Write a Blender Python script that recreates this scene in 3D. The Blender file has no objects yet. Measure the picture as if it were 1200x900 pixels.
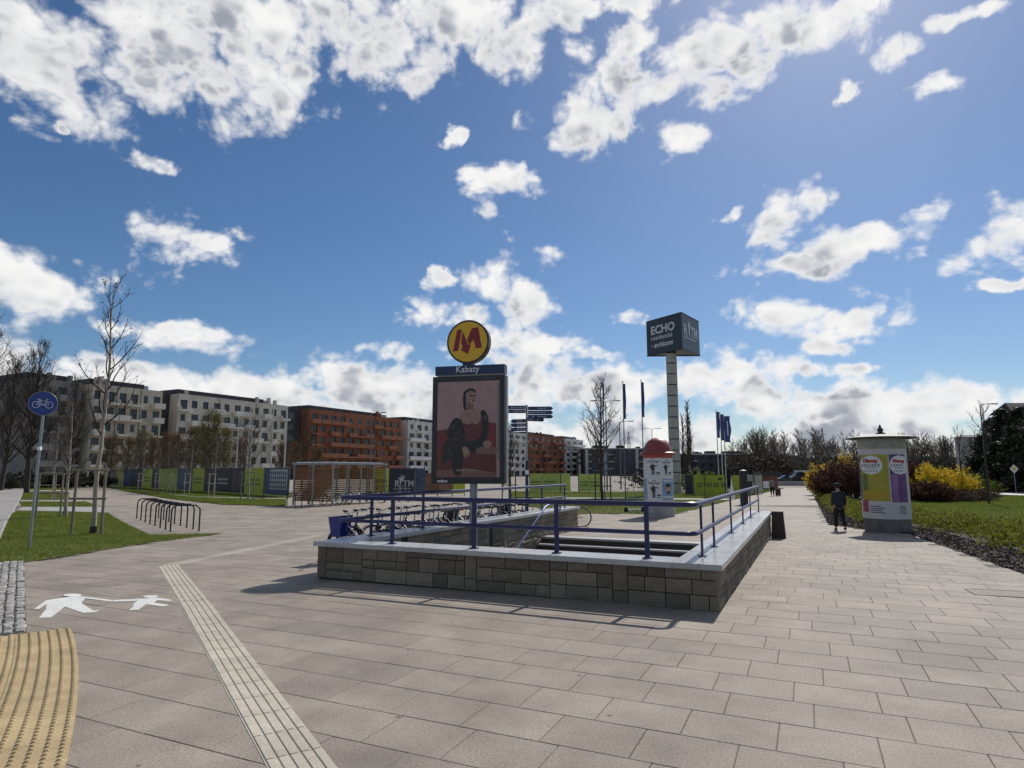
import bpy, bmesh, math, random
import numpy as np
from mathutils import Vector, Matrix
R = math.radians
PI = math.pi
S = bpy.context.scene
COL = S.collection

# ------------------------------------------------------------------ camera
FPX, EYE, PITCH = 745.0, 1.75, math.atan(103 / 745.0)
cam = bpy.data.objects.new('camera', bpy.data.cameras.new('camera'))
COL.objects.link(cam)
cam.location = (0, 0, EYE)
cam.rotation_euler = (R(90) + PITCH, 0, 0)
cam.data.sensor_width = 36
cam.data.lens = FPX / 1200 * 36
cam.data.clip_end = 4000
S.camera = cam
S.view_settings.view_transform = 'Standard'
S.view_settings.look = 'None'
S.view_settings.exposure = 0.0
S.view_settings.gamma = 1.0
S.view_settings.use_curve_mapping = False

# ------------------------------------------------------------------ sun
SUN_AZ, SUN_EL = R(30), R(43.5)          # azimuth measured from +Y towards +X
sd = bpy.data.lights.new('sun', 'SUN')
sd.energy = 4.0
sd.angle = R(0.53)
sd.color = (1.0, 0.955, 0.89)
sun = bpy.data.objects.new('sun', sd)
COL.objects.link(sun)
sun.location = (30, 50, 60)
to_sun = Vector((math.sin(SUN_AZ) * math.cos(SUN_EL), math.cos(SUN_AZ) * math.cos(SUN_EL), math.sin(SUN_EL)))
sun.rotation_euler = to_sun.to_track_quat('Z', 'Y').to_euler()

# ------------------------------------------------------------------ pixel <-> place helpers (used for surveying only)
def g(y):                                  # the square falls gently away from the camera
    return -0.015 * min(max(y - 9.0, 0.0), 17.0)
def ray(px, py):
    u, v = (px - 600) / FPX, (450 - py) / FPX
    c, s = math.cos(PITCH), math.sin(PITCH)
    return Vector((u, c - v * s, s + v * c))
def gp(px, py, dz=0.0):                    # where the ground is seen
    r = ray(px, py); z = 0.0
    for _ in range(12):
        t = (z + dz - EYE) / r.z
        z = g(r.y * t)
    return Vector((r.x * t, r.y * t, z + dz))
def at(px, py, Y):                         # the point at distance Y in front
    r = ray(px, py); t = Y / r.y
    return Vector((r.x * t, Y, EYE + r.z * t))
def azel(px, py):
    r = ray(px, py).normalized()
    return math.atan2(r.x, r.y), math.asin(r.z)

# ------------------------------------------------------------------ world: clear spring sky with cumulus
W = bpy.data.worlds.new('World'); S.world = W; W.use_nodes = True
nt = W.node_tree; nt.nodes.clear()
def N(tree, typ, **kw):
    n = tree.nodes.new(typ)
    for k, v in kw.items():
        setattr(n, k, v)
    return n
def math_node(tree, op, a, b=None, c=None, clamp=False):
    n = tree.nodes.new('ShaderNodeMath'); n.operation = op; n.use_clamp = clamp
    for i, v in enumerate((a, b, c)):
        if v is None: continue
        if isinstance(v, (int, float)): n.inputs[i].default_value = v
        else: tree.links.new(v, n.inputs[i])
    return n.outputs[0]
def vmath(tree, op, a, b=None, c=None):
    n = tree.nodes.new('ShaderNodeVectorMath'); n.operation = op
    for i, v in enumerate((a, b, c)):
        if v is None: continue
        if isinstance(v, (tuple, list)): n.inputs[i].default_value = v
        else: tree.links.new(v, n.inputs[i])
    return n
def smooth(tree, v, lo, hi, a=0.0, b=1.0, kind='SMOOTHSTEP'):
    n = tree.nodes.new('ShaderNodeMapRange'); n.interpolation_type = kind
    tree.links.new(v, n.inputs[0])
    for i, q in enumerate((lo, hi, a, b)): n.inputs[1 + i].default_value = q
    return n.outputs[0]
def build_world():
    t = nt
    tc = N(t, 'ShaderNodeTexCoord')
    sep = N(t, 'ShaderNodeSeparateXYZ'); t.links.new(tc.outputs['Generated'], sep.inputs[0])
    az = math_node(t, 'ARCTAN2', sep.outputs[0], sep.outputs[1])
    el = math_node(t, 'ARCSINE', sep.outputs[2])
    cmb = N(t, 'ShaderNodeCombineXYZ'); t.links.new(az, cmb.inputs[0]); t.links.new(el, cmb.inputs[1])
    P = cmb.outputs[0]
    # where the cumulus stand (azimuth, elevation, half sizes)
    cl = [(150, 55, 190, 85), (60, 95, 90, 55), (300, 85, 85, 70), (280, 20, 150, 60), (430, 40, 110, 62), (560, 25, 130, 62), (420, 80, 45, 30),
          (690, 148, 62, 32), (745, 100, 75, 50), (830, 70, 95, 55), (930, 30, 100, 52), (745, 45, 50, 30), (800, 152, 40, 22), (1000, 8, 60, 30), (700, 5, 90, 22),
          (1035, 72, 48, 26), (1105, 96, 50, 20), (1160, 5, 55, 16), (985, 105, 22, 14),
          (580, 220, 46, 28), (525, 158, 16, 11), (190, 188, 38, 12), (75, 147, 14, 8), (212, 282, 66, 36), (30, 335, 78, 46), (225, 394, 80, 24), (150, 385, 30, 14),
          (595, 340, 60, 46), (520, 368, 62, 24), (455, 412, 28, 19), (745, 368, 28, 17), (520, 325, 20, 14),
          (930, 245, 62, 30), (1010, 285, 95, 26), (1075, 255, 50, 18), (935, 310, 75, 20), (855, 250, 18, 9), (1175, 268, 72, 42), (1175, 327, 30, 10),
          (960, 372, 118, 30), (1030, 352, 48, 16), (972, 403, 48, 15), (935, 437, 40, 12), (990, 432, 28, 10),
          (600, 408, 95, 28), (690, 415, 60, 14), (880, 430, 30, 10),
          (120, 440, 150, 28), (300, 462, 150, 36), (420, 452, 110, 34), (540, 480, 150, 42), (690, 458, 140, 42), (850, 450, 110, 34), (980, 482, 150, 36), (1120, 468, 110, 26),
          (640, 515, 420, 40), (980, 520, 330, 42), (200, 500, 260, 34), (-60, 440, 130, 70), (1280, 500, 120, 50)]
    def fbm(vec, sc, det, rough=.56):
        n = N(t, 'ShaderNodeTexNoise'); n.inputs['Scale'].default_value = sc; n.inputs['Detail'].default_value = det; n.inputs['Roughness'].default_value = rough
        t.links.new(vec, n.inputs['Vector']); return n
    azabs = math_node(t, 'ABSOLUTE', az)
    out = math_node(t, 'MAXIMUM', smooth(t, azabs, .74, .95), smooth(t, el, .66, .85))
    def PV(P):                                  # gently stirred, so that the billows do not line up
        w = fbm(P, 6, 3, .5); return vmath(t, 'ADD', P, vmath(t, 'MULTIPLY', vmath(t, 'SUBTRACT', w.outputs['Color'], (.5, .5, .5)).outputs[0], (.10, .08, 0)).outputs[0]).outputs[0]
    def density(P, det, soft):
        # ragged edges: shift the place where the coverage is read
        wn = fbm(P, 9, 6 if det > 5 else 2, .6)
        w1 = vmath(t, 'SUBTRACT', wn.outputs['Color'], (.5, .5, .5))
        PW = vmath(t, 'ADD', P, vmath(t, 'MULTIPLY', w1.outputs[0], (.14, .075, 0)).outputs[0]).outputs[0]
        m = None
        for (x, y, rx, ry) in cl:
            a, e = azel(x, y); a2, _ = azel(x + rx, y); _, e2 = azel(x, y - ry)
            ra, re = 1.16 * abs(a2 - a), 1.16 * abs(e2 - e)
            q = vmath(t, 'MULTIPLY_ADD', PW, (1 / ra, 1 / re, 0), (-a / ra, -e / re, 0)).outputs[0]
            ln = vmath(t, 'LENGTH', q).outputs['Value']
            m = ln if m is None else math_node(t, 'SMOOTH_MIN', m, ln, .25)
        m = math_node(t, 'SUBTRACT', 1.0, m)
        # out of view the cloud field goes on, its cover raised for brighter fill light
        gn = fbm(tc.outputs['Generated'], 4.2, 3)
        gm = math_node(t, 'MULTIPLY_ADD', gn.outputs['Fac'], 3.4, -1.62)
        gm2 = math_node(t, 'ADD', math_node(t, 'MULTIPLY', gm, out), math_node(t, 'MULTIPLY_ADD', out, 4.0, -4.0))
        m = math_node(t, 'MAXIMUM', math_node(t, 'MAXIMUM', m, gm2), -1.2)
        mc = math_node(t, 'MINIMUM', m, .7)
        n1 = fbm(vmath(t, 'MULTIPLY', P, (1, 1.45, 1)).outputs[0], 11.5, det, .64).outputs['Fac']
        if soft: return math_node(t, 'ADD', math_node(t, 'MULTIPLY', mc, 1.35), math_node(t, 'MULTIPLY_ADD', n1, 2.4, -1.30)), n1
        vo = N(t, 'ShaderNodeTexVoronoi'); vo.inputs['Scale'].default_value = 13
        vo.inputs['Detail'].default_value = 2.5; vo.inputs['Roughness'].default_value = .55; vo.inputs['Lacunarity'].default_value = 2.3
        t.links.new(vmath(t, 'MULTIPLY', PV(P), (1, 1.3, 1)).outputs[0], vo.inputs['Vector'])
        puff = math_node(t, 'SUBTRACT', 1.42, vo.outputs['Distance'])
        n1 = math_node(t, 'ADD', math_node(t, 'MULTIPLY', n1, .60), math_node(t, 'MULTIPLY', puff, .40))
        return math_node(t, 'ADD', math_node(t, 'MULTIPLY', mc, 1.35), math_node(t, 'MULTIPLY_ADD', n1, 2.9, -1.62)), n1
    D, n1 = density(P, 12, 0)
    alpha = smooth(t, D, -.16, .62)
    # undersides and deep parts are grey, sun-facing edges white: look how much cloud lies towards the sun
    PA = vmath(t, 'ADD', P, (.012, .034, 0)).outputs[0]
    D2, n2 = density(PA, 2, 1)
    deep = smooth(t, D, .15, 1.05); above = smooth(t, D2, -.05, .95)
    lump = smooth(t, n2, .36, .62)
    sh = math_node(t, 'MULTIPLY', deep, math_node(t, 'MULTIPLY_ADD', above, .66, math_node(t, 'MULTIPLY', lump, .30)), clamp=True)
    ramp = N(t, 'ShaderNodeValToRGB'); t.links.new(sh, ramp.inputs[0])
    e = ramp.color_ramp.elements
    e[0].position = 0; e[0].color = (.93, .925, .92, 1)
    e[1].position = 1; e[1].color = (.30, .33, .395, 1)
    k = e.new(.35); k.color = (.74, .745, .76, 1)
    k = e.new(.7); k.color = (.47, .495, .545, 1)
    sky = N(t, 'ShaderNodeTexSky', sky_type='NISHITA'); sky.sun_disc = False
    sky.sun_elevation = SUN_EL; sky.sun_rotation = SUN_AZ
    sky.air_density = 1.0; sky.dust_density = .5; sky.ozone_density = 5.0; sky.altitude = 300
    b1 = N(t, 'ShaderNodeBackground'); b1.inputs[1].default_value = .079
    hs = N(t, 'ShaderNodeHueSaturation'); hs.inputs['Saturation'].default_value = 1.12; t.links.new(sky.outputs[0], hs.inputs['Color'])
    t.links.new(hs.outputs[0], b1.inputs[0])
    b2 = N(t, 'ShaderNodeBackground'); b2.inputs[1].default_value = 1.0
    t.links.new(ramp.outputs[0], b2.inputs[0])
    lift = smooth(t, el, -.03, -.005)
    fac = math_node(t, 'MULTIPLY', alpha, lift)
    mx = N(t, 'ShaderNodeMixShader'); t.links.new(fac, mx.inputs[0]); t.links.new(b1.outputs[0], mx.inputs[1]); t.links.new(b2.outputs[0], mx.inputs[2])
    o = N(t, 'ShaderNodeOutputWorld'); t.links.new(mx.outputs[0], o.inputs[0])
build_world()
W.cycles.sampling_method = 'MANUAL'
W.cycles.sample_map_resolution = 512

# ------------------------------------------------------------------ materials
MATS = {}
def mat(name, col, rough=.7, var=.15, scale=6, bump=0.0, bscale=None, metal=0.0, spec=.5, rand=0.0, island=0.0, col2=None, detail=5, stretch=None, speck=None, grime=0.0, trans=0.0, coat=0.0, world=False, gum=0.0):
    if name in MATS: return MATS[name]
    m = bpy.data.materials.new(name); m.use_nodes = True; MATS[name] = m
    t = m.node_tree; b = t.nodes['Principled BSDF']
    b.inputs['Roughness'].default_value = rough; b.inputs['Metallic'].default_value = metal
    b.inputs['Specular IOR Level'].default_value = spec
    if coat: b.inputs['Coat Weight'].default_value = coat; b.inputs['Coat Roughness'].default_value = .08
    tc = N(t, 'ShaderNodeTexCoord'); vec = tc.outputs['Object']
    if world: vec = N(t, 'ShaderNodeNewGeometry').outputs['Position']
    base_vec = vec
    if stretch:
        vec = vmath(t, 'MULTIPLY', vec, stretch).outputs[0]
    no = N(t, 'ShaderNodeTexNoise'); no.inputs['Scale'].default_value = scale; no.inputs['Detail'].default_value = detail; no.inputs['Roughness'].default_value = .6
    t.links.new(vec, no.inputs['Vector'])
    rp = N(t, 'ShaderNodeValToRGB'); e = rp.color_ramp.elements
    c2 = col2 if col2 else tuple(min(1, c * (1 + var)) for c in col)
    c1 = col if col2 else tuple(c * (1 - var) for c in col)
    e[0].position = .3; e[0].color = (*c1, 1); e[1].position = .7; e[1].color = (*c2, 1)
    t.links.new(no.outputs['Fac'], rp.inputs[0]); out = rp.outputs[0]
    def scaled(out, fac):
        h = N(t, 'ShaderNodeVectorMath', operation='SCALE'); t.links.new(out, h.inputs[0]); t.links.new(fac, h.inputs['Scale']); return h.outputs[0]
    if rand:
        oi = N(t, 'ShaderNodeObjectInfo')
        out = scaled(out, smooth(t, oi.outputs['Random'], 0, 1, 1 - rand, 1 + rand, 'LINEAR'))
    if island:
        gi = N(t, 'ShaderNodeNewGeometry')
        out = scaled(out, smooth(t, gi.outputs['Random Per Island'], 0, 1, 1 - island, 1 + island, 'LINEAR'))
    if speck:
        sn = N(t, 'ShaderNodeTexNoise'); sn.inputs['Scale'].default_value = speck[0]; sn.inputs['Detail'].default_value = 2
        t.links.new(base_vec, sn.inputs['Vector'])
        out = scaled(out, smooth(t, sn.outputs['Fac'], .35, .65, 1 - speck[1], 1 + speck[1], 'LINEAR'))
    if grime:
        gn = N(t, 'ShaderNodeTexNoise'); gn.inputs['Scale'].default_value = .55; gn.inputs['Detail'].default_value = 7; gn.inputs['Roughness'].default_value = .65
        ge = N(t, 'ShaderNodeNewGeometry'); t.links.new(ge.outputs['Position'], gn.inputs['Vector'])
        out = scaled(out, smooth(t, gn.outputs['Fac'], .32, .62, 1 - grime, 1.0))
    if gum:
        vo = N(t, 'ShaderNodeTexVoronoi'); vo.inputs['Scale'].default_value = 1.9; t.links.new(base_vec, vo.inputs['Vector'])
        out = scaled(out, smooth(t, vo.outputs['Distance'], .030, .05, 1 - gum, 1.0))
        v2 = N(t, 'ShaderNodeTexVoronoi'); v2.inputs['Scale'].default_value = 3.3; t.links.new(base_vec, v2.inputs['Vector'])
        out = scaled(out, smooth(t, v2.outputs['Distance'], .030, .055, 1 - gum * .6, 1.0))
    t.links.new(out, b.inputs['Base Color'])
    if bump:
        bn = N(t, 'ShaderNodeTexNoise'); bn.inputs['Scale'].default_value = bscale or scale * 4; bn.inputs['Detail'].default_value = 4
        t.links.new(vec, bn.inputs['Vector'])
        bp = N(t, 'ShaderNodeBump'); bp.inputs['Strength'].default_value = bump; bp.inputs['Distance'].default_value = .02
        t.links.new(bn.outputs['Fac'], bp.inputs['Height']); t.links.new(bp.outputs[0], b.inputs['Normal'])
    if trans:
        b.inputs['Specular IOR Level'].default_value = .12
        tr = N(t, 'ShaderNodeBsdfTranslucent'); t.links.new(out, tr.inputs[0])
        mx = N(t, 'ShaderNodeMixShader'); mx.inputs[0].default_value = trans
        t.links.new(b.outputs[0], mx.inputs[1]); t.links.new(tr.outputs[0], mx.inputs[2])
        t.links.new(mx.outputs[0], t.nodes['Material Output'].inputs[0])
    return m
def glassmat(name, tint, alpha=.35, rough=.05):
    m = bpy.data.materials.new(name); m.use_nodes = True; t = m.node_tree
    b = t.nodes['Principled BSDF']; b.inputs['Base Color'].default_value = (*tint, 1); b.inputs['Roughness'].default_value = rough
    tr = N(t, 'ShaderNodeBsdfTransparent'); mx = N(t, 'ShaderNodeMixShader'); mx.inputs[0].default_value = alpha
    t.links.new(tr.outputs[0], mx.inputs[1]); t.links.new(b.outputs[0], mx.inputs[2]); t.links.new(mx.outputs[0], t.nodes['Material Output'].inputs[0])
    return m

# ------------------------------------------------------------------ mesh helpers
class MB:
    def __init__(s): s.v = []; s.f = []
    def add(s, vs, fs):
        k = len(s.v); s.v += [tuple(v) for v in vs]; s.f += [tuple(i + k for i in f) for f in fs]; return s
    def box(s, c, d, rz=0.0, m=None):
        vs = [Vector((x * d[0] / 2, y * d[1] / 2, z * d[2] / 2)) for x in (-1, 1) for y in (-1, 1) for z in (-1, 1)]
        if rz: vs = [Matrix.Rotation(rz, 3, 'Z') @ v for v in vs]
        if m: vs = [m @ v for v in vs]
        vs = [v + Vector(c) for v in vs]
        return s.add(vs, [(0, 1, 3, 2), (4, 6, 7, 5), (0, 4, 5, 1), (2, 3, 7, 6), (0, 2, 6, 4), (1, 5, 7, 3)])
    def b2(s, lo, hi):
        return s.box([(a + b) / 2 for a, b in zip(lo, hi)], [abs(b - a) for a, b in zip(lo, hi)])
    def tube(s, pts, r, n=8, closed=False, caps=True):
        pts = [Vector(p) for p in pts]; L = len(pts)
        rs = r if isinstance(r, (list, tuple)) else [r] * L
        vs = []; prev = None
        for i, p in enumerate(pts):
            if closed: d = pts[(i + 1) % L] - pts[i - 1]
            else: d = pts[min(i + 1, L - 1)] - pts[max(i - 1, 0)]
            d.normalize()
            if prev is None: u = d.orthogonal().normalized()
            else: u = (prev - d * prev.dot(d)).normalized()
            prev = u; w = d.cross(u)
            for k in range(n):
                a = 2 * PI * k / n
                vs.append(p + (u * math.cos(a) + w * math.sin(a)) * rs[i])
        fs = []
        for i in range(L if closed else L - 1):
            j = (i + 1) % L
            for k in range(n):
                q = (k + 1) % n
                fs.append((i * n + k, i * n + q, j * n + q, j * n + k))
        if not closed and caps:
            fs.append(tuple(range(n - 1, -1, -1))); fs.append(tuple((L - 1) * n + k for k in range(n)))
        return s.add(vs, fs)
    def lathe(s, prof, n=32, c=(0, 0, 0), a0=0, a1=2 * PI, m=None):
        full = abs(a1 - a0 - 2 * PI) < 1e-6; k = n if full else n + 1; vs = []
        for r, z in prof:
            for i in range(k):
                a = a0 + (a1 - a0) * i / n
                p = Vector((r * math.cos(a), r * math.sin(a), z))
                if m: p = m @ p
                vs.append(p + Vector(c))
        fs = []
        for j in range(len(prof) - 1):
            for i in range(n):
                q = (i + 1) % k
                fs.append((j * k + i, j * k + q, (j + 1) * k + q, (j + 1) * k + i))
        return s.add(vs, fs)
    def prism(s, poly, z0, z1, m=None):
        n = len(poly)
        vs = [Vector((x, y, z0)) for x, y in poly] + [Vector((x, y, z1)) for x, y in poly]
        if m: vs = [m @ v for v in vs]
        return s.add(vs, [tuple(range(n - 1, -1, -1)), tuple(range(n, 2 * n))] + [(i, (i + 1) % n, n + (i + 1) % n, n + i) for i in range(n)])
    def disc(s, c, r, n, u, w):
        c = Vector(c); u = Vector(u); w = Vector(w)
        return s.add([c + u * (r * math.cos(2 * PI * k / n)) + w * (r * math.sin(2 * PI * k / n)) for k in range(n)], [tuple(range(n))])
    def mesh(s, name, smooth_=False):
        me = bpy.data.meshes.new(name); me.from_pydata(s.v, [], s.f); me.update()
        if smooth_:
            me.polygons.foreach_set('use_smooth', [True] * len(me.polygons))
            try: me.set_sharp_from_angle(angle=R(35))
            except Exception: pass
        return me
def obj(name, mesh, m=None, parent=None, smooth_=False):
    if isinstance(mesh, MB): mesh = mesh.mesh(name, smooth_)
    if m is not None and not mesh.materials: mesh.materials.append(m)
    o = bpy.data.objects.new(name, mesh); COL.objects.link(o)
    if parent: o.parent = parent
    return o
def tag(o, label=None, cat=None, group=None, kind=None):
    for k, v in (('label', label), ('category', cat), ('group', group), ('kind', kind)):
        if v: o[k] = v
    return o
def empty(name, loc=(0, 0, 0), rz=0.0):
    o = bpy.data.objects.new(name, None); COL.objects.link(o); o.location = loc; o.rotation_euler = (0, 0, rz); o.empty_display_size = .2
    return o
def copy_tree(o, parent=None):
    c = o.copy(); COL.objects.link(c)
    if parent: c.parent = parent
    for ch in list(o.children): copy_tree(ch, c)
    return c
def mesh_np(name, V, F):
    V = np.asarray(V, np.float32); F = np.asarray(F, np.int32); k = F.shape[1]
    me = bpy.data.meshes.new(name)
    me.vertices.add(len(V)); me.vertices.foreach_set('co', V.ravel())
    me.loops.add(F.size); me.loops.foreach_set('vertex_index', F.ravel())
    me.polygons.add(len(F)); me.polygons.foreach_set('loop_start', np.arange(0, F.size, k, dtype=np.int32))
    me.update(calc_edges=True); me.validate()
    me.shade_flat()
    return me
def segs_mesh(name, segs, n=3):                 # many tapered twigs at once
    A = np.array([s[0] for s in segs], float); B = np.array([s[1] for s in segs], float)
    r0 = np.array([s[2] for s in segs]); r1 = np.array([s[3] for s in segs])
    d = B - A; L = np.linalg.norm(d, axis=1, keepdims=True); d = d / np.maximum(L, 1e-6)
    ref = np.where(np.abs(d[:, 2:3]) > .9, np.array([[1., 0, 0]]), np.array([[0, 0, 1.]]))
    u = np.cross(d, ref); u /= np.linalg.norm(u, axis=1, keepdims=True); w = np.cross(d, u)
    rings = []
    for P, r in ((A, r0), (B, r1)):
        for k in range(n):
            a = 2 * PI * k / n
            rings.append(P + (u * math.cos(a) + w * math.sin(a)) * r[:, None])
    V = np.stack(rings, 1).reshape(-1, 3)
    base = (np.arange(len(segs)) * 2 * n)[:, None]
    F = np.concatenate([base + np.array([[k, (k + 1) % n, n + (k + 1) % n, n + k]]) for k in range(n)], 0)
    return V, F
def leaf_np(C, size, rng, flat=0.0, aspect=1.0):   # randomly turned small quads
    n = len(C); a = rng.normal(size=(n, 3)); a[:, 2] *= (1 - flat); a /= np.linalg.norm(a, axis=1, keepdims=True)
    b = rng.normal(size=(n, 3)); b[:, 2] *= (1 - flat); b -= a * (a * b).sum(1, keepdims=True); b /= np.linalg.norm(b, axis=1, keepdims=True)
    s = (size * rng.uniform(.6, 1.4, n))[:, None]
    V = np.stack([C - a * s * aspect, C - b * s * .5, C + a * s * aspect, C + b * s * .5], 1).reshape(-1, 3)
    F = (np.arange(n) * 4)[:, None] + np.array([[0, 1, 2, 3]])
    return V, F
def sheet(name, poly, dz, m, kind='structure', parent=None, cuts=(9.0, 12.4, 15.8, 19.2, 22.6, 26.0)):
    bm = bmesh.new(); vs = [bm.verts.new((p[0], p[1], 0)) for p in poly]; f = bm.faces.new(vs); f.normal_update()
    if f.normal.z < 0: bmesh.ops.reverse_faces(bm, faces=bm.faces[:])
    bmesh.ops.triangulate(bm, faces=bm.faces[:])
    for y in (9.0, 26.0):
        bmesh.ops.bisect_plane(bm, geom=bm.verts[:] + bm.edges[:] + bm.faces[:], plane_co=(0, y, 0), plane_no=(0, 1, 0))
    for v in bm.verts: v.co.z = g(v.co.y) + dz
    me = bpy.data.meshes.new(name); bm.to_mesh(me); bm.free()
    o = obj(name, me, m, parent)
    if kind and not parent: o['kind'] = kind
    return o
def inside(poly, x, y):
    c = False; n = len(poly)
    for i in range(n):
        x1, y1 = poly[i][0], poly[i][1]; x2, y2 = poly[i - 1][0], poly[i - 1][1]
        if (y1 > y) != (y2 > y) and x < (x2 - x1) * (y - y1) / (y2 - y1) + x1: c = not c
    return c
def text(name, s, size, m, parent, M, depth=.004, align='LEFT', bold=0.0, sx=1.0):
    cu = bpy.data.curves.new(name, 'FONT'); cu.body = s; cu.size = size; cu.extrude = depth; cu.align_x = align; cu.align_y = 'BOTTOM_BASELINE'; cu.offset = bold; cu.resolution_u = 3
    t = bpy.data.objects.new(name, cu); COL.objects.link(t)
    bpy.context.view_layer.update()
    me = bpy.data.meshes.new_from_object(t); bpy.data.objects.remove(t); bpy.data.curves.remove(cu)
    me.transform(M @ Matrix.Diagonal((sx, 1, 1, 1))); me.materials.clear()
    return obj(name, me, m, parent)
def smooth_poly(pts, k=4, closed=True):
    n = len(pts); out = []
    for i in range(n):
        p0, p1, p2, p3 = (Vector(pts[(i + j) % n]) for j in (-1, 0, 1, 2))
        for q in range(k):
            t = q / k
            out.append(.5 * ((2 * p1) + (p2 - p0) * t + (2 * p0 - 5 * p1 + 4 * p2 - p3) * t * t + (3 * p1 - p0 - 3 * p2 + p3) * t ** 3))
    return [(p.x, p.y) for p in out]
def upright(loc=(0, 0, 0), rz=0.0):               # flat drawing (x right, y up) -> standing, facing local -Y
    return Matrix.Translation(Vector(loc)) @ Matrix.Rotation(rz, 4, 'Z') @ Matrix.Rotation(R(90), 4, 'X')
rng = np.random.default_rng(7)
random.seed(11)
# axes of the square: e1 runs away along the entrance walls, e2 to the left along its front
WA = R(24.8)
E1 = Vector((math.sin(WA), math.cos(WA))); E2 = Vector((-math.cos(WA), math.sin(WA))); A0 = Vector((2.613, 8.30))
def ab(a, b, z=0.0):
    p = A0 + E1 * a + E2 * b
    return Vector((p.x, p.y, z))
def to_ab(p):
    q = Vector((p[0], p[1])) - A0
    return q.dot(E1), q.dot(E2)
RZ_AB = -WA                                        # rotation that turns local +Y into e1, local -X into e2

ORD = ['first', 'second', 'third', 'fourth', 'fifth', 'sixth', 'seventh', 'eighth', 'ninth', 'tenth']

# ------------------------------------------------------------------ ground, paving, lawns
M_soil = mat('dry_soil', (.23, .20, .165), .95, col2=(.31, .27, .22), scale=.15, bump=.3, bscale=3)
M_mortar = mat('joint_sand', (.135, .115, .092), .95, scale=20)
PAVE = dict(col=(.262, .224, .181), col2=(.352, .304, .25), scale=1.7, rough=.7, bump=.2, bscale=260, speck=(60, .20), grime=.22, spec=.2, world=True, gum=.55)
M_slab = mat('paving_slab', rand=.09, **PAVE)
M_slab_far = mat('paving_slab_far', island=.09, **PAVE)
M_grass_soil = mat('grass_soil', (.075, .09, .022), .95, col2=(.12, .13, .04), scale=2.5, bump=.6, bscale=40)
M_blade = mat('grass_blade', (.125, .175, .025), .6, col2=(.26, .275, .06), scale=1.2, island=.35, trans=.35)
M_mulch_soil = mat('mulch_soil', (.04, .03, .024), .95, col2=(.075, .06, .048), scale=8, bump=.8, bscale=60)
M_concrete = mat('concrete', (.34, .33, .31), .8, scale=3, var=.12, bump=.15, bscale=60, speck=(60, .08), grime=.15)
M_kerb = mat('kerb_concrete', (.40, .385, .36), .8, scale=4, var=.12, grime=.2)
M_asphalt = mat('asphalt', (.05, .05, .052), .85, scale=8, var=.2, bump=.3, bscale=120)

sheet('ground', [(-900, -40), (900, -40), (900, 3200), (-900, 3200)], -.06, M_soil)

edge_r = [gp(1066, 626), gp(1200, 673)]
d_r = (edge_r[1] - edge_r[0]).normalized()
far_r = edge_r[1] + d_r * 14
PLAZA = [(-16, -4), (far_r.x, -4), (far_r.x, far_r.y), gp(1200, 673), gp(1066, 626), gp(1012, 620.5), gp(971, 615), gp(955, 583), gp(946, 572), gp(921, 572),
         gp(858, 586), gp(790, 603), gp(664, 602), gp(600, 590), gp(560, 585), gp(470, 585), gp(440, 590), gp(335, 593.5), gp(260, 591.5), gp(200, 585), gp(150, 576.5), gp(122, 570.5), gp(60, 569.5), gp(20, 571), (-45, 60), (-45, 20), (-16, 14)]
PLAZA = [(p[0], p[1]) for p in PLAZA]
# the hole of the stairs: a 0.4..8.9, b 0.5..6.1
HOLE_A0, HOLE_A1, HOLE_B0, HOLE_B1 = .35, 8.9, .45, 6.15
def plaza_base():
    bm = bmesh.new(); f = bm.faces.new([bm.verts.new((x, y, 0)) for x, y in PLAZA]); f.normal_update()
    if f.normal.z < 0: bmesh.ops.reverse_faces(bm, faces=bm.faces[:])
    bmesh.ops.triangulate(bm, faces=bm.faces[:])
    def cut(co, no): bmesh.ops.bisect_plane(bm, geom=bm.verts[:] + bm.edges[:] + bm.faces[:], plane_co=co, plane_no=no)
    for y in (9.0, 26.0): cut((0, y, 0), (0, 1, 0))
    for a in (HOLE_A0, HOLE_A1): cut(ab(a, 0), (E1.x, E1.y, 0))
    for b in (HOLE_B0, HOLE_B1): cut(ab(0, b), (E2.x, E2.y, 0))
    kill = []
    for f in bm.faces:
        a, b = to_ab(f.calc_center_median())
        if HOLE_A0 < a < HOLE_A1 and HOLE_B0 < b < HOLE_B1: kill.append(f)
    bmesh.ops.delete(bm, geom=kill, context='FACES')
    for v in bm.verts: v.co.z = g(v.co.y) - .007
    me = bpy.data.meshes.new('plaza'); bm.to_mesh(me); bm.free()
    o = obj('plaza', me, M_mortar); o['kind'] = 'structure'; return o
plaza = plaza_base()
# a hole in the soil under it as well
def ground_hole():
    o = bpy.data.objects['ground']; bm = bmesh.new(); bm.from_mesh(o.data)
    def cut(co, no): bmesh.ops.bisect_plane(bm, geom=bm.verts[:] + bm.edges[:] + bm.faces[:], plane_co=co, plane_no=no)
    for a in (HOLE_A0, HOLE_A1): cut(ab(a, 0), (E1.x, E1.y, 0))
    for b in (HOLE_B0, HOLE_B1): cut(ab(0, b), (E2.x, E2.y, 0))
    kill = []
    for f in bm.faces:
        a, b = to_ab(f.calc_center_median())
        if HOLE_A0 < a < HOLE_A1 and HOLE_B0 < b < HOLE_B1: kill.append(f)
    bmesh.ops.delete(bm, geom=kill, context='FACES'); bm.to_mesh(o.data); bm.free()
ground_hole()

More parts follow.
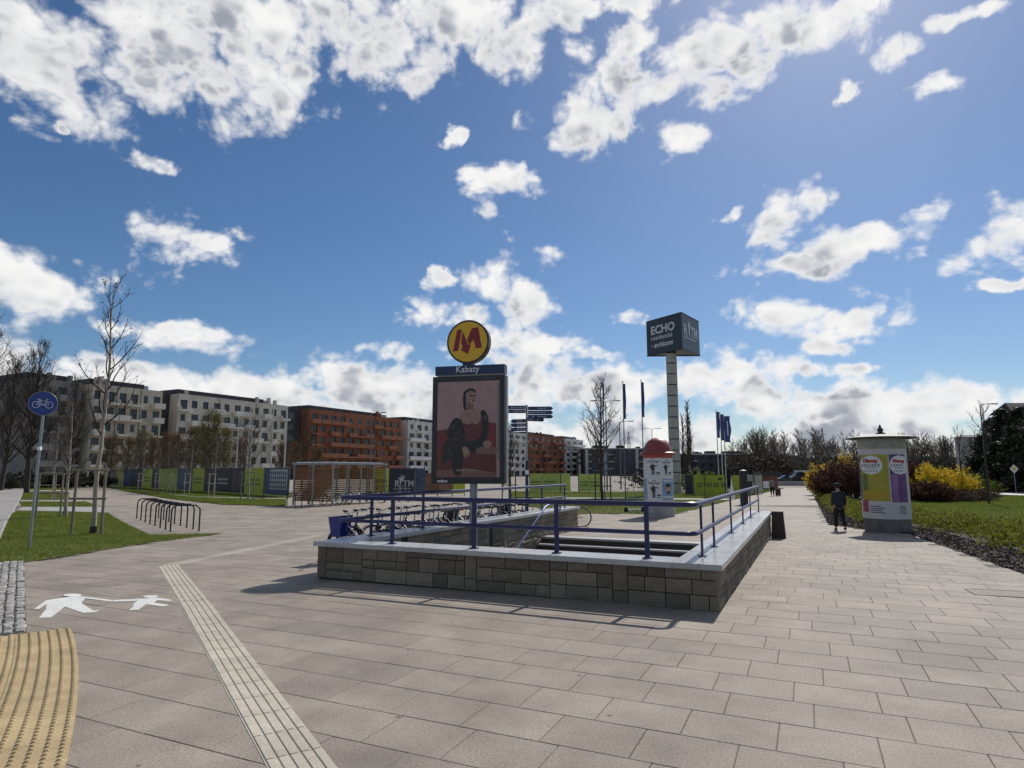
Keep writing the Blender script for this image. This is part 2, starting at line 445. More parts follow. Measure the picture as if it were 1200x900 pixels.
# outlines of what lies on the paving
GRASS_NEAR = [gp(-60, 676), gp(30, 659.5), gp(100, 648.5), gp(180, 635.5), gp(262, 625.5), gp(175, 627.5), gp(126, 601.5), gp(20, 599), gp(13, 603), gp(0, 631), gp(-60, 650)]
STRIP_L0, STRIP_L1 = gp(183.5, 664), gp(318, 900)
STRIP_R0, STRIP_R1 = gp(210.5, 662), gp(390, 900)
def seg_d(p, a, b):
    a = Vector((a[0], a[1])); b = Vector((b[0], b[1])); p = Vector((p[0], p[1])); t = max(0, min(1, (p - a).dot(b - a) / (b - a).length_squared))
    return (p - a - (b - a) * t).length
YEL_OUT = [gp(83, 737), gp(91, 775), gp(92, 800), gp(88, 835), gp(76, 900)]
COB_R = [gp(28, 662), gp(31.5, 742)]

LEN, DEP, GAP = .60, .50, .0045
def slab_mesh(name):
    b = MB(); w, d, e = (LEN - GAP) / 2, (DEP - GAP) / 2, .004
    b.add([(-w, -d, -.05), (w, -d, -.05), (w, d, -.05), (-w, d, -.05), (-w, -d, -e), (w, -d, -e), (w, d, -e), (-w, d, -e), (-w + e, -d + e, 0), (w - e, -d + e, 0), (w - e, d - e, 0), (-w + e, d - e, 0)],
          [(8, 9, 10, 11)] + [(4 + i, 4 + (i + 1) % 4, 8 + (i + 1) % 4, 8 + i) for i in range(4)] + [(i, (i + 1) % 4, 4 + (i + 1) % 4, 4 + i) for i in range(4)])
    return b.mesh(name)
slab_me = slab_mesh('slab'); slab_me.materials.append(M_slab)
def lay_slabs():
    cells = []
    for i in range(-22, 64):
        for j in range(-24, 62):
            a = (i + .5) * DEP - .02
            b = (j + (.5 if i % 2 else 0) + .13 * (i % 3)) * LEN
            p = ab(a, b)
            if p.y < -1 or p.y > 40 or abs(p.x) > p.y * 1.0 + 5: continue
            if .3 < a < HOLE_A1 + .2 and .25 < b < 6.25: continue
            if not inside(PLAZA, p.x, p.y): continue
            if inside(GRASS_NEAR, p.x, p.y): continue
            cells.append((p.y + .3 * abs(p.x) + (0 if p.y > 3.1 and abs(p.x) < p.y * .83 + .2 else 500), p.x, p.y, a, b))
    cells.sort()
    near, far = cells[:300], cells[300:]
    for k, (_, x, y, a, b) in enumerate(near):
        o = obj('slab', slab_me, None, plaza)
        slope = -.015 if 9 < y < 26 else 0.0
        o.matrix_basis = Matrix.Translation((x, y, g(y) + random.uniform(-.0008, .0008))) @ Matrix.Rotation(slope + random.uniform(-.0015, .0015), 4, 'X') @ Matrix.Rotation(random.uniform(-.0015, .0015), 4, 'Y') @ Matrix.Rotation(RZ_AB + random.uniform(-.0015, .0015), 4, 'Z')
    n = len(far); base = np.array([v.co[:] for v in slab_me.vertices]); m = len(base)
    c, s = math.cos(RZ_AB), math.sin(RZ_AB)
    rot = base @ np.array([[c, s, 0], [-s, c, 0], [0, 0, 1]])
    P = np.array([(q[1], q[2], 0) for q in far])
    V = (P[:, None, :] + rot[None]).reshape(-1, 3)
    V[:, 2] += -.015 * np.clip(V[:, 1] - 9, 0, 17) + np.repeat(rng.uniform(-.001, .001, n), m)
    Fq = np.array([p.vertices[:] for p in slab_me.polygons])
    F = (np.arange(n) * m)[:, None, None] + Fq[None]
    o = obj('slab_field', mesh_np('slab_field', V, F.reshape(-1, 4)), M_slab_far, plaza); o['kind'] = 'stuff'
lay_slabs()
def far_paving():
    out = []; n = len(PLAZA); c = 39.0
    for i in range(n):
        p, q = PLAZA[i], PLAZA[(i + 1) % n]
        if p[1] > c: out.append(p)
        if (p[1] > c) != (q[1] > c): t = (c - p[1]) / (q[1] - p[1]); out.append((p[0] + (q[0] - p[0]) * t, c))
    return out
FP = far_paving()
sheet('far_paving', [p for p in FP if p[0] > 2], -.0035, M_slab_far)
sheet('far_paving', [p for p in FP if p[0] < 2], -.0035, M_slab_far)

# ---- lawns
def poly_points(poly, n, rg):                # n random points inside a polygon
    P = np.array([(p[0], p[1]) for p in poly]); X, Y_ = [], []; have = 0
    for _ in range(60):
        m = max(2000, n); x = rg.uniform(P[:, 0].min(), P[:, 0].max(), m); y = rg.uniform(P[:, 1].min(), P[:, 1].max(), m); ins = np.zeros(m, bool)
        for i in range(len(P)):
            x1, y1 = P[i]; x2, y2 = P[i - 1]
            with np.errstate(divide='ignore', invalid='ignore'):
                ins ^= ((y1 > y) != (y2 > y)) & (x < (x2 - x1) * (y - y1) / (y2 - y1) + x1)
        X.append(x[ins]); Y_.append(y[ins]); have += ins.sum()
        if have >= n: break
    return np.concatenate(X)[:n], np.concatenate(Y_)[:n]
def gnp(y): return -.015 * np.clip(y - 9, 0, 17)
def blades(name, poly, n, h, w, dz, rg, m=None):
    x, y = poly_points(poly, n, rg); k = len(x)
    a = rg.uniform(0, 2 * PI, k); hh = h * rg.uniform(.5, 1.35, k); lean = rg.uniform(0, .8, k) * hh; la = rg.uniform(0, 2 * PI, k); ww = w * rg.uniform(.6, 1.4, k)
    z = gnp(y) + dz - .01
    B = np.stack([x, y, z], 1); U = np.stack([np.cos(a) * ww, np.sin(a) * ww, 0 * a], 1)
    T = B + np.stack([np.cos(la) * lean, np.sin(la) * lean, hh], 1)
    V = np.stack([B - U, B + U, T], 1).reshape(-1, 3); F = np.arange(3 * k).reshape(-1, 3)
    o = obj(name, mesh_np(name, V, F), m or M_blade); o['kind'] = 'stuff'; return o
def lawn(poly, n, h, w, seed, label):
    sheet('lawn', poly, .012, M_grass_soil)
    o = blades('grass', poly, n, h, w, .012, np.random.default_rng(seed)); tag(o, label, 'grass')
lawn(GRASS_NEAR, 80000, .055, .009, 1, 'patch of short grass around the cycle sign and staked trees')
FAR_GRASS = [gp(122, 570.2), gp(150, 576), gp(200, 584.5), gp(260, 591), gp(335, 593), gp(335, 585.2), gp(228, 583), gp(150, 573.5), gp(128, 569.5)]
lawn(FAR_GRASS, 40000, .07, .015, 2, 'curved grass verge in front of the advert hoarding')
FAR_GRASS2 = [gp(228, 582), gp(335, 584), gp(350, 579), gp(200, 572), gp(130, 567.5), gp(128, 569), gp(150, 573)]
lawn(FAR_GRASS2, 40000, .07, .02, 3, 'narrow grass verge at the foot of the advert hoarding')
sheet('path', [gp(128, 569.4), gp(150, 573.4), gp(228, 582.9), gp(335, 585.1), gp(335, 584), gp(228, 582), gp(150, 573), gp(128, 569)], .006, M_kerb)
MID_GRASS = [gp(664, 601.5), gp(790, 602.7), gp(856, 586.2), gp(640, 584.4), gp(600, 589.5)]
lawn(MID_GRASS, 45000, .06, .014, 4, 'grass strip behind the red-domed poster column')
sheet('path', [gp(640, 584.4), gp(856, 586.2), gp(862, 584.6), gp(640, 582.9)], .006, M_kerb)
MID_GRASS2 = [gp(600, 583), gp(640, 582.9), gp(862, 584.6), gp(919, 572.5), gp(905, 571.5), gp(840, 577.5), gp(600, 576)]
lawn(MID_GRASS2, 45000, .07, .02, 5, 'grass strip at the foot of the green banner fence')
# left: small crossing paths between grass strips and a wide cycle path
G3 = [gp(20, 598.2), gp(124, 600.5), gp(118, 594), gp(26, 594.2)]
sheet('path', G3, .010, M_concrete)
lawn([gp(26, 594.2), gp(118, 594), gp(100, 588), gp(23, 588)], 16000, .05, .012, 6, 'narrow grass strip between the two small paths')
sheet('path', [gp(23, 588), gp(98, 588), gp(96, 586.3), gp(24, 586.3)], .010, M_kerb)
lawn([gp(24, 586.3), gp(82, 586.3), gp(80, 576), gp(28, 576)], 20000, .06, .015, 7, 'grass rectangle beside the cycle path behind the stakes')
sheet('path', [gp(28, 576), gp(85, 576), gp(85, 574.6), gp(29, 574.6)], .010, M_kerb)
lawn([gp(29, 574.6), gp(85, 574.6), gp(85, 570), gp(28, 570)], 12000, .07, .02, 8, 'last grass strip before the dark hedge by the cycle path')
CYC = [gp(-60, 640), gp(0, 630), gp(13, 602.5), gp(21, 588), gp(28, 574), gp(12, 570.5), gp(-60, 568)]
sheet('cycle_path', CYC, .014, mat('cycle_path_paving', (.27, .25, .235), .75, col2=(.33, .31, .29), scale=2, bump=.15, bscale=150, speck=(90, .12)))
for yy in (585.3, 590.3):
    sheet('path_line', [gp(-60, yy + .4), gp(21, yy + .4 - (yy - 585) * .3), gp(22, yy - .4 - (yy - 585) * .3), gp(-60, yy - .4)], .018, M_kerb)
kb = MB(); kp = [gp(-1, 633), gp(0, 630), gp(6, 612), gp(13, 602.5), gp(21, 588), gp(28, 574)]
kb.tube([(p.x, p.y, p.z - .01) for p in kp], .055, 4); tag(obj('kerb', kb, M_kerb), kind='structure')

# right: lawn, planting bed with bark mulch
BED = [gp(955.5, 583), gp(971.5, 615), gp(1012, 620.5), gp(1066, 626), gp(1200, 673), far_r, (far_r.x + 6, far_r.y), gp(1330, 660), gp(1200, 622), gp(1070, 600), gp(1000, 592), gp(960, 580)]
sheet('planting_bed', BED, .006, M_mulch_soil)
LAWN_R = [gp(1200, 628), gp(1075, 602), gp(1005, 592), gp(985, 585), gp(1075, 582), gp(1160, 580), gp(1330, 584), gp(1500, 628)]
lawn(LAWN_R, 150000, .06, .020, 9, 'wide sunlit lawn behind the planting bed')
sheet('concrete_path', [gp(1156, 579.5), gp(1158, 571.5), gp(1200, 571.0), gp(1340, 571), gp(1340, 592), gp(1200, 582.2)], .012, mat('pale_concrete', (.50, .48, .45), .7, scale=3, var=.06))
lawn([gp(1158, 571.5), gp(1300, 571.0), gp(1300, 566), gp(1158, 566)], 15000, .1, .05, 10, 'far grass verge beyond the pale path')
def mulch():
    rg = np.random.default_rng(21)
    poly = [gp(954.5, 583), gp(971, 615), gp(1014, 620.5), gp(1066, 626), gp(1200, 673), far_r, (far_r.x + 2, far_r.y + 1.0), gp(1270, 672), gp(1200, 650), gp(1085, 620), gp(1000, 610), gp(960, 582)]
    x, y = poly_points(poly, 34000, rg); k = len(x)
    C = np.stack([x, y, gnp(y) + .012 + rg.uniform(0, .035, k)], 1)
    V, F = leaf_np(C, .038, rg, .55, 1.0)
    o = obj('bark_mulch', mesh_np('bark_mulch', V, F), mat('bark', (.05, .036, .027), .9, col2=(.16, .125, .10), scale=6, island=.6)); tag(o, 'dark bark mulch along the edge of the planting bed', 'mulch', kind='stuff')
mulch()

# ------------------------------------------------------------------ paved details: tactile tiles, cobbles, painted walkers
M_tact = mat('tactile_beige', (.48, .43, .34), .7, scale=6, var=.12, speck=(120, .12), grime=.22, rand=.06)
M_tact_y = mat('tactile_yellow', (.47, .355, .185), .75, scale=5, var=.16, speck=(140, .16), grime=.2, rand=.07)
M_sett = mat('granite_sett', (.255, .245, .225), .75, col2=(.43, .41, .375), scale=9, rand=.28, speck=(90, .2), bump=.4, bscale=40)
M_paint = mat('white_road_paint', (.74, .73, .68), .6, scale=14, var=.1, speck=(45, .16), grime=.22)
def guide_strip():
    root = tag(empty('tactile_guide_strip'), kind='structure')
    L0, L1, R0, R1 = (Vector((p.x, p.y)) for p in (STRIP_L0, STRIP_L1, STRIP_R0, STRIP_R1))
    d = ((L1 - L0).normalized() + (R1 - R0).normalized()).normalized(); nrm = Vector((-d.y, d.x))
    w = (abs((R0 - L0).dot(nrm)) + abs((R1 - L1).dot(nrm))) / 2
    c0 = (L0 + R0) / 2; ang = math.atan2(d.y, d.x)
    tl = .40
    b = MB(); b.b2((0.002, -w / 2, -.02), (tl - .002, w / 2, .004))
    for k in range(5):
        y = -w / 2 + w * (k + .5) / 5; h = w / 5 * .36
        b.add([(.004, y - h, .0041), (tl - .004, y - h, .0041), (tl - .004, y + h, .0041), (.004, y + h, .0041), (.006, y - h * .8, .011), (tl - .006, y - h * .8, .011), (tl - .006, y + h * .8, .011), (.006, y + h * .8, .011)],
              [(4, 5, 6, 7)] + [(i, (i + 1) % 4, 4 + (i + 1) % 4, 4 + i) for i in range(4)])
    me = b.mesh('guide_tile')
    for k in range(int((L1 - L0).length / tl) + 4):
        p = c0 + d * (k * tl); o = obj('guide_tile', me, M_tact, root); o.location = (p.x, p.y, g(p.y)); o.rotation_euler = (0, 0, ang)
    # ribs and the grooves between them share one tile colour
    # branch towards the stairs
    q0, q1 = gp(196, 663), gp(376, 627); d2 = (Vector((q1.x, q1.y)) - Vector((q0.x, q0.y))); n2 = int(d2.length / .35); d2.normalize(); a2 = math.atan2(d2.y, d2.x)
    b = MB(); b.b2((.002, -.17, -.02), (.348, .17, .004))
    for i in range(5):
        for j in range(5):
            b.lathe([(.024, .0041), (.017, .010), (.0, .0105)], 6, (.035 + .07 * i, -.14 + .07 * j, 0))
    me2 = b.mesh('blister_tile')
    for k in range(n2):
        p = Vector((q0.x, q0.y)) + d2 * (k * .35); o = obj('blister_tile', me2, M_tact, root); o.location = (p.x, p.y, g(p.y)); o.rotation_euler = (0, 0, a2)
guide_strip()
def yellow_tactile():
    root = tag(empty('tactile_paving'), kind='structure')
    # three arcs of tiles about one centre, fitted to the outer edge
    P = [Vector((p.x, p.y)) for p in (YEL_OUT[0], YEL_OUT[2], YEL_OUT[4])]
    ax, ay, bx, by, cx, cy = P[0].x, P[0].y, P[1].x, P[1].y, P[2].x, P[2].y
    D = 2 * (ax * (by - cy) + bx * (cy - ay) + cx * (ay - by))
    ux = ((ax * ax + ay * ay) * (by - cy) + (bx * bx + by * by) * (cy - ay) + (cx * cx + cy * cy) * (ay - by)) / D
    uy = ((ax * ax + ay * ay) * (cx - bx) + (bx * bx + by * by) * (ax - cx) + (cx * cx + cy * cy) * (bx - ax)) / D
    c = Vector((ux, uy)); rad = (P[0] - c).length
    t0 = math.atan2(P[0].y - c.y, P[0].x - c.x)
    lane, step = .50, .33 / rad * 1.0
    for ring in range(5):
        r1 = rad - ring * lane; r0 = r1 - lane + .004
        if r0 < .2: break
        n = int(3.6 / rad / step) + 8
        for k in range(n):
            a1 = t0 - k * step; a0 = a1 - step + .003 / rad
            mid = c + Vector((math.cos(a1), math.sin(a1))) * r1
            b = MB(); m = 3
            top = []
            for q in range(m + 1):
                a = a0 + (a1 - a0) * q / m
                for rr in (r0, r1): top.append((c.x + rr * math.cos(a), c.y + rr * math.sin(a), .012))
            low = [(x, y, -.03) for x, y, z in top]
            b.add(top + low, [(2 * q, 2 * q + 1, 2 * q + 3, 2 * q + 2) for q in range(m)] + [(2 * q + 1, 2 * q, 2 * (m + 1) + 2 * q, 2 * (m + 1) + 2 * q + 1) for q in (0, m)] + [(2 * q + 1, 2 * q + 3, 2 * (m + 1) + 2 * q + 3, 2 * (m + 1) + 2 * q + 1) for q in range(m)])
            # raised bars along the arc
            for i in range(6):
                rr = r0 + lane * (i + .5) / 6
                for j in range(5):
                    a = a0 + (a1 - a0) * (j + .5) / 5
                    u = Vector((-math.sin(a), math.cos(a), 0)); w = Vector((math.cos(a), math.sin(a), 0)); o = Vector((c.x + rr * math.cos(a), c.y + rr * math.sin(a), 0))
                    lo = [o + u * (.0205 * math.cos(2 * PI * s / 8)) + w * (.019 * math.sin(2 * PI * s / 8)) + Vector((0, 0, .0122)) for s in range(8)]
                    hi = [o + (p - o) * .62 + Vector((0, 0, .0135)) - Vector((0, 0, .0122 * .62 - .0122)) for p in lo]
                    b.add(lo + hi, [tuple(range(8, 16))] + [(s, (s + 1) % 8, 8 + (s + 1) % 8, 8 + s) for s in range(8)])
            obj('blister_tile', b, M_tact_y, root)
yellow_tactile()
def cobbles():
    root = tag(empty('cobble_strip'), kind='structure')
    bed = MB(); p = [gp(-60, 672), gp(-60, 746), COB_R[1], COB_R[0]]
    bed.prism([(q.x, q.y) for q in p], -.02, .006); obj('bedding', bed, M_mortar, root)
    r0, r1 = Vector((COB_R[0].x, COB_R[0].y)), Vector((COB_R[1].x, COB_R[1].y)); d = (r1 - r0); n = int(d.length / .115); d.normalize(); s = Vector((d.y, -d.x))
    if s.x > 0: s = -s
    variants = []
    for v in range(6):
        b = MB(); w, l = .049, .053
        lo = [Vector((x * w, y * l, 0)) for x, y in ((-1, -1), (1, -1), (1, 1), (-1, 1))]
        hi = [Vector((q.x * random.uniform(.72, .9), q.y * random.uniform(.72, .9), random.uniform(.018, .028))) for q in lo]; top = Vector((0, 0, .032))
        b.add(lo + hi + [top], [(i, (i + 1) % 4, 4 + (i + 1) % 4, 4 + i) for i in range(4)] + [(4 + i, 4 + (i + 1) % 4, 8) for i in range(4)])
        variants.append(b.mesh('sett', True)); variants[-1].materials.append(M_sett)
    for i in range(n + 1):
        for j in range(12):
            q = r0 + d * (i * .115 + (.05 if j % 2 else 0)) + s * (.06 + j * .108)
            if q.x < -q.y * .86 - .4: continue
            o = obj('sett', random.choice(variants), None, root); o.location = (q.x, q.y, .004 + random.uniform(0, .006)); o.rotation_euler = (random.uniform(-.09, .09), random.uniform(-.09, .09), math.atan2(d.y, d.x) + PI / 2 + random.uniform(-.22, .22)); o.scale = (random.uniform(.82, 1.08), random.uniform(.82, 1.08), random.uniform(.7, 1.2)); o.location.x += random.uniform(-.01, .01)
cobbles()
def walkers():
    k = 190 / 1200.0
    def P(pts, closed=True): return [gp(30 + x * k, 680 + y * k) for x, y in pts]
    root = tag(empty('walker_marking'), 'white painted adult and child holding hands on the paving', 'road marking')
    figs = [('adult_body', [(60, 214), (100, 214), (150, 182), (158, 185), (145, 205), (155, 209), (97, 282), (190, 277), (290, 197), (425, 244), (510, 240), (545, 224), (500, 226), (412, 170), (442, 137), (640, 160), (650, 150), (460, 128), (370, 122), (270, 134), (155, 150)]),
            ('child_body', [(650, 160), (810, 156), (830, 150), (790, 184), (803, 188), (765, 226), (835, 221), (890, 180), (1020, 196), (1062, 186), (1050, 182), (950, 168), (975, 150), (1070, 156), (1085, 149), (980, 134), (870, 138), (640, 150)])]
    for nm, pts in figs:
        w = P(pts); b = MB(); b.add([(p.x, p.y, .0045) for p in w], [tuple(range(len(w)))])
        me = b.mesh(nm); bm = bmesh.new(); bm.from_mesh(me); bmesh.ops.triangulate(bm, faces=bm.faces[:]); bmesh.ops.recalc_face_normals(bm, faces=bm.faces[:]); bm.to_mesh(me); bm.free(); obj(nm, me, M_paint, root)
    for nm, x, y, rx, ry in (('adult_head', 347, 116, 70, 10), ('child_head', 925, 126, 58, 9)):
        w = P([(x + rx * math.cos(a * PI / 10), y + ry * math.sin(a * PI / 10)) for a in range(20)]); b = MB(); b.add([(p.x, p.y, .0055) for p in w], [tuple(range(20))]); obj(nm, b, M_paint, root)
walkers()
def hatch():
    root = tag(empty('access_cover'), 'flush rectangular access cover with pale strip in the paving', 'cover')
    b = MB(); q = [gp(1130, 690.5), gp(1142, 697), gp(1232, 703), gp(1215, 694)]
    pr = [(p.x, p.y) for p in q]
    b.add([(x, y, g(y) + .006) for x, y in pr] + [(x, y, g(y) - .02) for x, y in pr], [(0, 1, 2, 3), (4, 5, 1, 0), (5, 6, 2, 1), (6, 7, 3, 2), (7, 4, 0, 3)]); obj('lid', b, mat('cover_lid', (.27, .24, .20), .75, scale=8, var=.1, speck=(150, .15), spec=.15), root)
    rim = MB(); rim.tube([(p.x, p.y, g(p.y) + .003) for p in q], .008, 4, closed=True); obj('rim', rim, mat('cover_rim', (.07, .065, .06), .5, metal=.6), root)
hatch()

# ------------------------------------------------------------------ metro entrance: stone-clad parapet, coping, stairs
M_stone = mat('parapet_stone', (.175, .143, .102), .85, col2=(.29, .242, .18), scale=6, bump=.8, bscale=22, rand=.32, speck=(80, .14))
M_core = mat('parapet_core', (.05, .046, .042), .95, scale=12)
M_cap = mat('granite_coping', (.40, .40, .395), .26, col2=(.50, .50, .49), scale=20, speck=(260, .25), rand=.07, spec=.6, grime=.22)
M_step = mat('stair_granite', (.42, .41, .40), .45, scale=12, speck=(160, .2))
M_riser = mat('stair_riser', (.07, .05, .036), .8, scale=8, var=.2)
WL, WW, WT, WH = 12.2, 6.5, .46, .515
ent = tag(empty('entrance_parapet'), 'low dark stone parapet with pale granite coping around the stairs', 'wall')
def wall_core():
    b = MB()
    def blk(a0, a1, b0, b1, z0, z1):
        c = [ab(a0, b0), ab(a0, b1), ab(a1, b1), ab(a1, b0)]
        b.prism([(p.x, p.y) for p in c], z0, z1)
    i = .03
    blk(i, WT - i, i, WW - i, -4.2, WH - .002)
    blk(WT - i, WL - i, i, .52 - i, -4.2, WH - .002)
    blk(WT - i, WL - i, WW - .46 + i, WW - i, -4.2, WH - .002)
    bm_me = b.mesh('core'); bm = bmesh.new(); bm.from_mesh(bm_me); bmesh.ops.recalc_face_normals(bm, faces=bm.faces[:]); bm.to_mesh(bm_me); bm.free()
    obj('core', bm_me, M_core, ent)
wall_core()
def ashlar(length, height, z_of=None, seed=0, minw=.22, maxw=.5, dens=1.0):
    rg = random.Random(seed); out = []; x = 0.0
    while x < length - .05:
        bay = min(rg.uniform(.75, 1.5) * dens, length - x)
        if length - x - bay < .3: bay = length - x
        up = rg.random() < .62 and bay > .8
        if up:
            w = rg.uniform(.16, .24); out.append((x, x + w, height * .33 if rg.random() < .5 else 0.0, height)); 
            if out[-1][2] > 0: out.append((x, x + w, 0, out[-1][2]))
            xs = x + w
        else: xs = x
        z = 0.0; hs = []
        while z < height - .07:
            h = rg.choice((.13, .16, .19, .21)); h = min(h, height - z)
            if height - z - h < .08: h = height - z
            hs.append((z, z + h)); z += h
        for z0, z1 in hs:
            q = xs; end = x + bay
            while q < end - .01:
                w = rg.uniform(minw, maxw); w = min(w, end - q)
                if end - q - w < .12: w = end - q
                out.append((q, q + w, z0, z1)); q += w
        x += bay
    return out
def stone_mesh(rg):
    # unit stone: x 0..1, z 0..1, face towards -y with a rough pillowed front
    b = MB(); n = 3; vs = []
    for i in range(n + 1):
        for k in range(n + 1):
            edge = i in (0, n) or k in (0, n)
            vs.append((i / n, 0 if edge else -rg.uniform(.45, 1.1), k / n))
    fs = [(i * (n + 1) + k, (i + 1) * (n + 1) + k, (i + 1) * (n + 1) + k + 1, i * (n + 1) + k + 1) for i in range(n) for k in range(n)]
    b.add(vs, fs)
    rim = [(0, 0, 0), (1, 0, 0), (1, 0, 1), (0, 0, 1)]; b.add(rim + [(x, 2.6, z) for x, _, z in rim], [(1, 0, 4, 5), (2, 1, 5, 6), (3, 2, 6, 7), (0, 3, 7, 4)])
    return b.mesh('stone')
sg = random.Random(5); STONES = [stone_mesh(sg) for _ in range(8)]
for s_ in STONES: s_.materials.append(M_stone)
def clad(stones, fn, proud=.028):
    # fn(x) -> (corner location function)
    for x0, x1, z0, z1 in stones:
        o = obj('stone', random.choice(STONES), None, ent); gap = .007
        o.matrix_basis = fn(x0 + gap, z0 + gap) @ Matrix.Diagonal((x1 - x0 - 2 * gap, .012 * random.uniform(.7, 1.8), z1 - z0 - 2 * gap, 1))
def face_front(x, z):        # outer front: x runs from the left corner to the right one, looking along +e1
    p = ab(0.006, WW - x); return Matrix.Translation((p.x, p.y, z)) @ Matrix.Rotation(RZ_AB, 4, 'Z')
clad(ashlar(WW, WH, seed=3), face_front)
def face_right(x, z):
    p = ab(x, 0.006); return Matrix.Translation((p.x, p.y, z + g(p.y))) @ Matrix.Rotation(RZ_AB + PI / 2, 4, 'Z')
clad([(a, b, z0 * 1.0, z1 if z1 < WH - .01 else z1 + .015 * max(0, .9 * a + 8.3 - 9)) for a, b, z0, z1 in ashlar(WL, WH, seed=4)], face_right)
def face_left_in(x, z):
    p = ab(WT + x, WW - .46 - .006 + .012); return Matrix.Translation((p.x, p.y, z)) @ Matrix.Rotation(RZ_AB + PI / 2, 4, 'Z')
clad([(a, b, z0 - 1.0, z1 - 1.0) for a, b, z0, z1 in ashlar(WL - WT, WH + 1.0, seed=6, minw=.3, maxw=.62) if z0 > .2], face_left_in)
def face_end(b0):
    def f(x, z):
        p = ab(WL - .006, b0 + x); return Matrix.Translation((p.x, p.y, z)) @ Matrix.Rotation(RZ_AB + PI, 4, 'Z')
    return f
def coping():
    ov, t = .055, .07
    def slab(a0, a1, b0, b1):
        e = .006
        b = MB(); c = [ab(a0, b0), ab(a0, b1), ab(a1, b1), ab(a1, b0)]; ctr = sum(c, Vector()) / 4
        ins = [p + (ctr - p).normalized() * e for p in c]
        vs = [(p.x, p.y, WH) for p in c] + [(p.x, p.y, WH + t - e) for p in c] + [(p.x, p.y, WH + t) for p in ins]
        b.add(vs, [(8, 9, 10, 11)] + [(i, (i + 1) % 4, 4 + (i + 1) % 4, 4 + i) for i in range(4)] + [(4 + i, 4 + (i + 1) % 4, 8 + (i + 1) % 4, 8 + i) for i in range(4)] + [(3, 2, 1, 0)])
        me = b.mesh('coping'); bm = bmesh.new(); bm.from_mesh(me); bmesh.ops.recalc_face_normals(bm, faces=bm.faces[:]); bm.to_mesh(me); bm.free()
        obj('coping', me, M_cap, ent)
    x = .52 + ov; xs = [x + (WW + ov - x) * k / 5 for k in range(6)]
    for k in range(5): slab(-ov, WT + ov, xs[k] + .002, xs[k + 1] - .002)
    ys = [-ov + (WL + 2 * ov) * k / 9 for k in range(10)]
    for k in range(9):
        slab(ys[k] + .002, ys[k + 1] - .002, -ov, .24)
        slab(ys[k] + .002, ys[k + 1] - .002, .244, .52 + ov - .003)
    y0 = WT + ov; ys = [y0 + (WL + ov - y0) * k / 9 for k in range(10)]
    for k in range(9): slab(ys[k] + .002, ys[k + 1] - .002, WW - .46 - ov, WW + ov)
coping()
def stairs():
    root = tag(empty('stairs'), kind='structure')
    z = g(ab(8.9, 3).y); a = HOLE_A1; bw = (.49, WW - .43)
    for k in range(22):
        a1 = a - .32
        st = MB(); c = [ab(a1 - .02, bw[0]), ab(a1 - .02, bw[1]), ab(a, bw[1]), ab(a, bw[0])]
        zt = z - .155
        st.prism([(p.x, p.y) for p in c], zt - .04, zt); o = obj('step', st, M_step, root)
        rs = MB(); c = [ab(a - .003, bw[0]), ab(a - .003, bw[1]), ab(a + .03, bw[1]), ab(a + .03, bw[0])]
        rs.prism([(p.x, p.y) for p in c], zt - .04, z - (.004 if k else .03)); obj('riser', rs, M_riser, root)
        z, a = zt, a1
    fl = MB(); c = [ab(-.2, bw[0]), ab(-.2, bw[1]), ab(a + .1, bw[1]), ab(a + .1, bw[0])]; fl.prism([(p.x, p.y) for p in c], z - .1, z - .02); obj('landing', fl, M_step, root)
    # pale threshold slab at the head of the stairs
    th = MB(); c = [ab(8.9, bw[0]), ab(8.9, bw[1]), ab(9.3, bw[1]), ab(9.3, bw[0])]; th.prism([(p.x, p.y) for p in c], g(c[0].y) - .05, g(c[0].y) + .006); obj('threshold', th, M_step, root)
stairs()
# ------------------------------------------------------------------ blue railing
M_blue = mat('blue_rail_paint', (.009, .013, .085), .35, scale=30, var=.15, speck=(90, .15))
def railing():
    root = tag(empty('guard_railing'), 'dark blue two-bar railing standing on the coping of the stair parapet', 'railing')
    zt, zm, zc = 1.315, .93, WH + .07; r = .036
    path = [ab(12.0, .30, 0), ab(.23, .30, 0), ab(.23, WW - .23, 0), ab(11.6, WW - .23, 0)]
    def rounded(z, ends=0.0):
        pts = []
        P = [p + Vector((0, 0, z)) for p in path]
        pts.append(P[0])
        for i in (1, 2):
            d0 = (P[i - 1] - P[i]).normalized(); d1 = (P[i + 1] - P[i]).normalized()
            for t in (0, .25, .5, .75, 1):
                q = .14; a = P[i] + d0 * q; b = P[i]; c = P[i] + d1 * q
                pts.append(a * (1 - t) ** 2 + b * 2 * t * (1 - t) + c * t * t)
        pts.append(P[3]); return pts
    tb = MB(); tb.tube(rounded(zt), r, 10); obj('top_rail', tb, M_blue, root, True)
    mbm = MB(); mbm.tube(rounded(zm), r * .85, 10); obj('mid_rail', mbm, M_blue, root, True)
    pm = MB(); pm.b2((-.014, -.032, zc), (.014, .032, zt)); pm.b2((-.05, -.06, zc), (.05, .06, zc + .014)); pme = pm.mesh('post')
    spots = [(.23, b, 1) for b in (1.28, 2.62, 3.88, 5.12)] + [(.23, 5.95, 1)]
    spots = [(.23, b, 1) for b in (.95, 2.27, 3.63, 5.15)] + [(a, .30, 0) for a in (.75, 2.0, 4.5, 6.9, 9.0, 11.9)] + [(a, WW - .23, 0) for a in (1.15, 2.9, 5.0, 7.2, 9.5, 11.5)]
    for a, b, fr in spots:
        o = obj('post', pme, M_blue, root); p = ab(a, b); o.location = (p.x, p.y, 0); o.rotation_euler = (0, 0, RZ_AB + (PI / 2 if not fr else 0) + PI / 2)
railing()
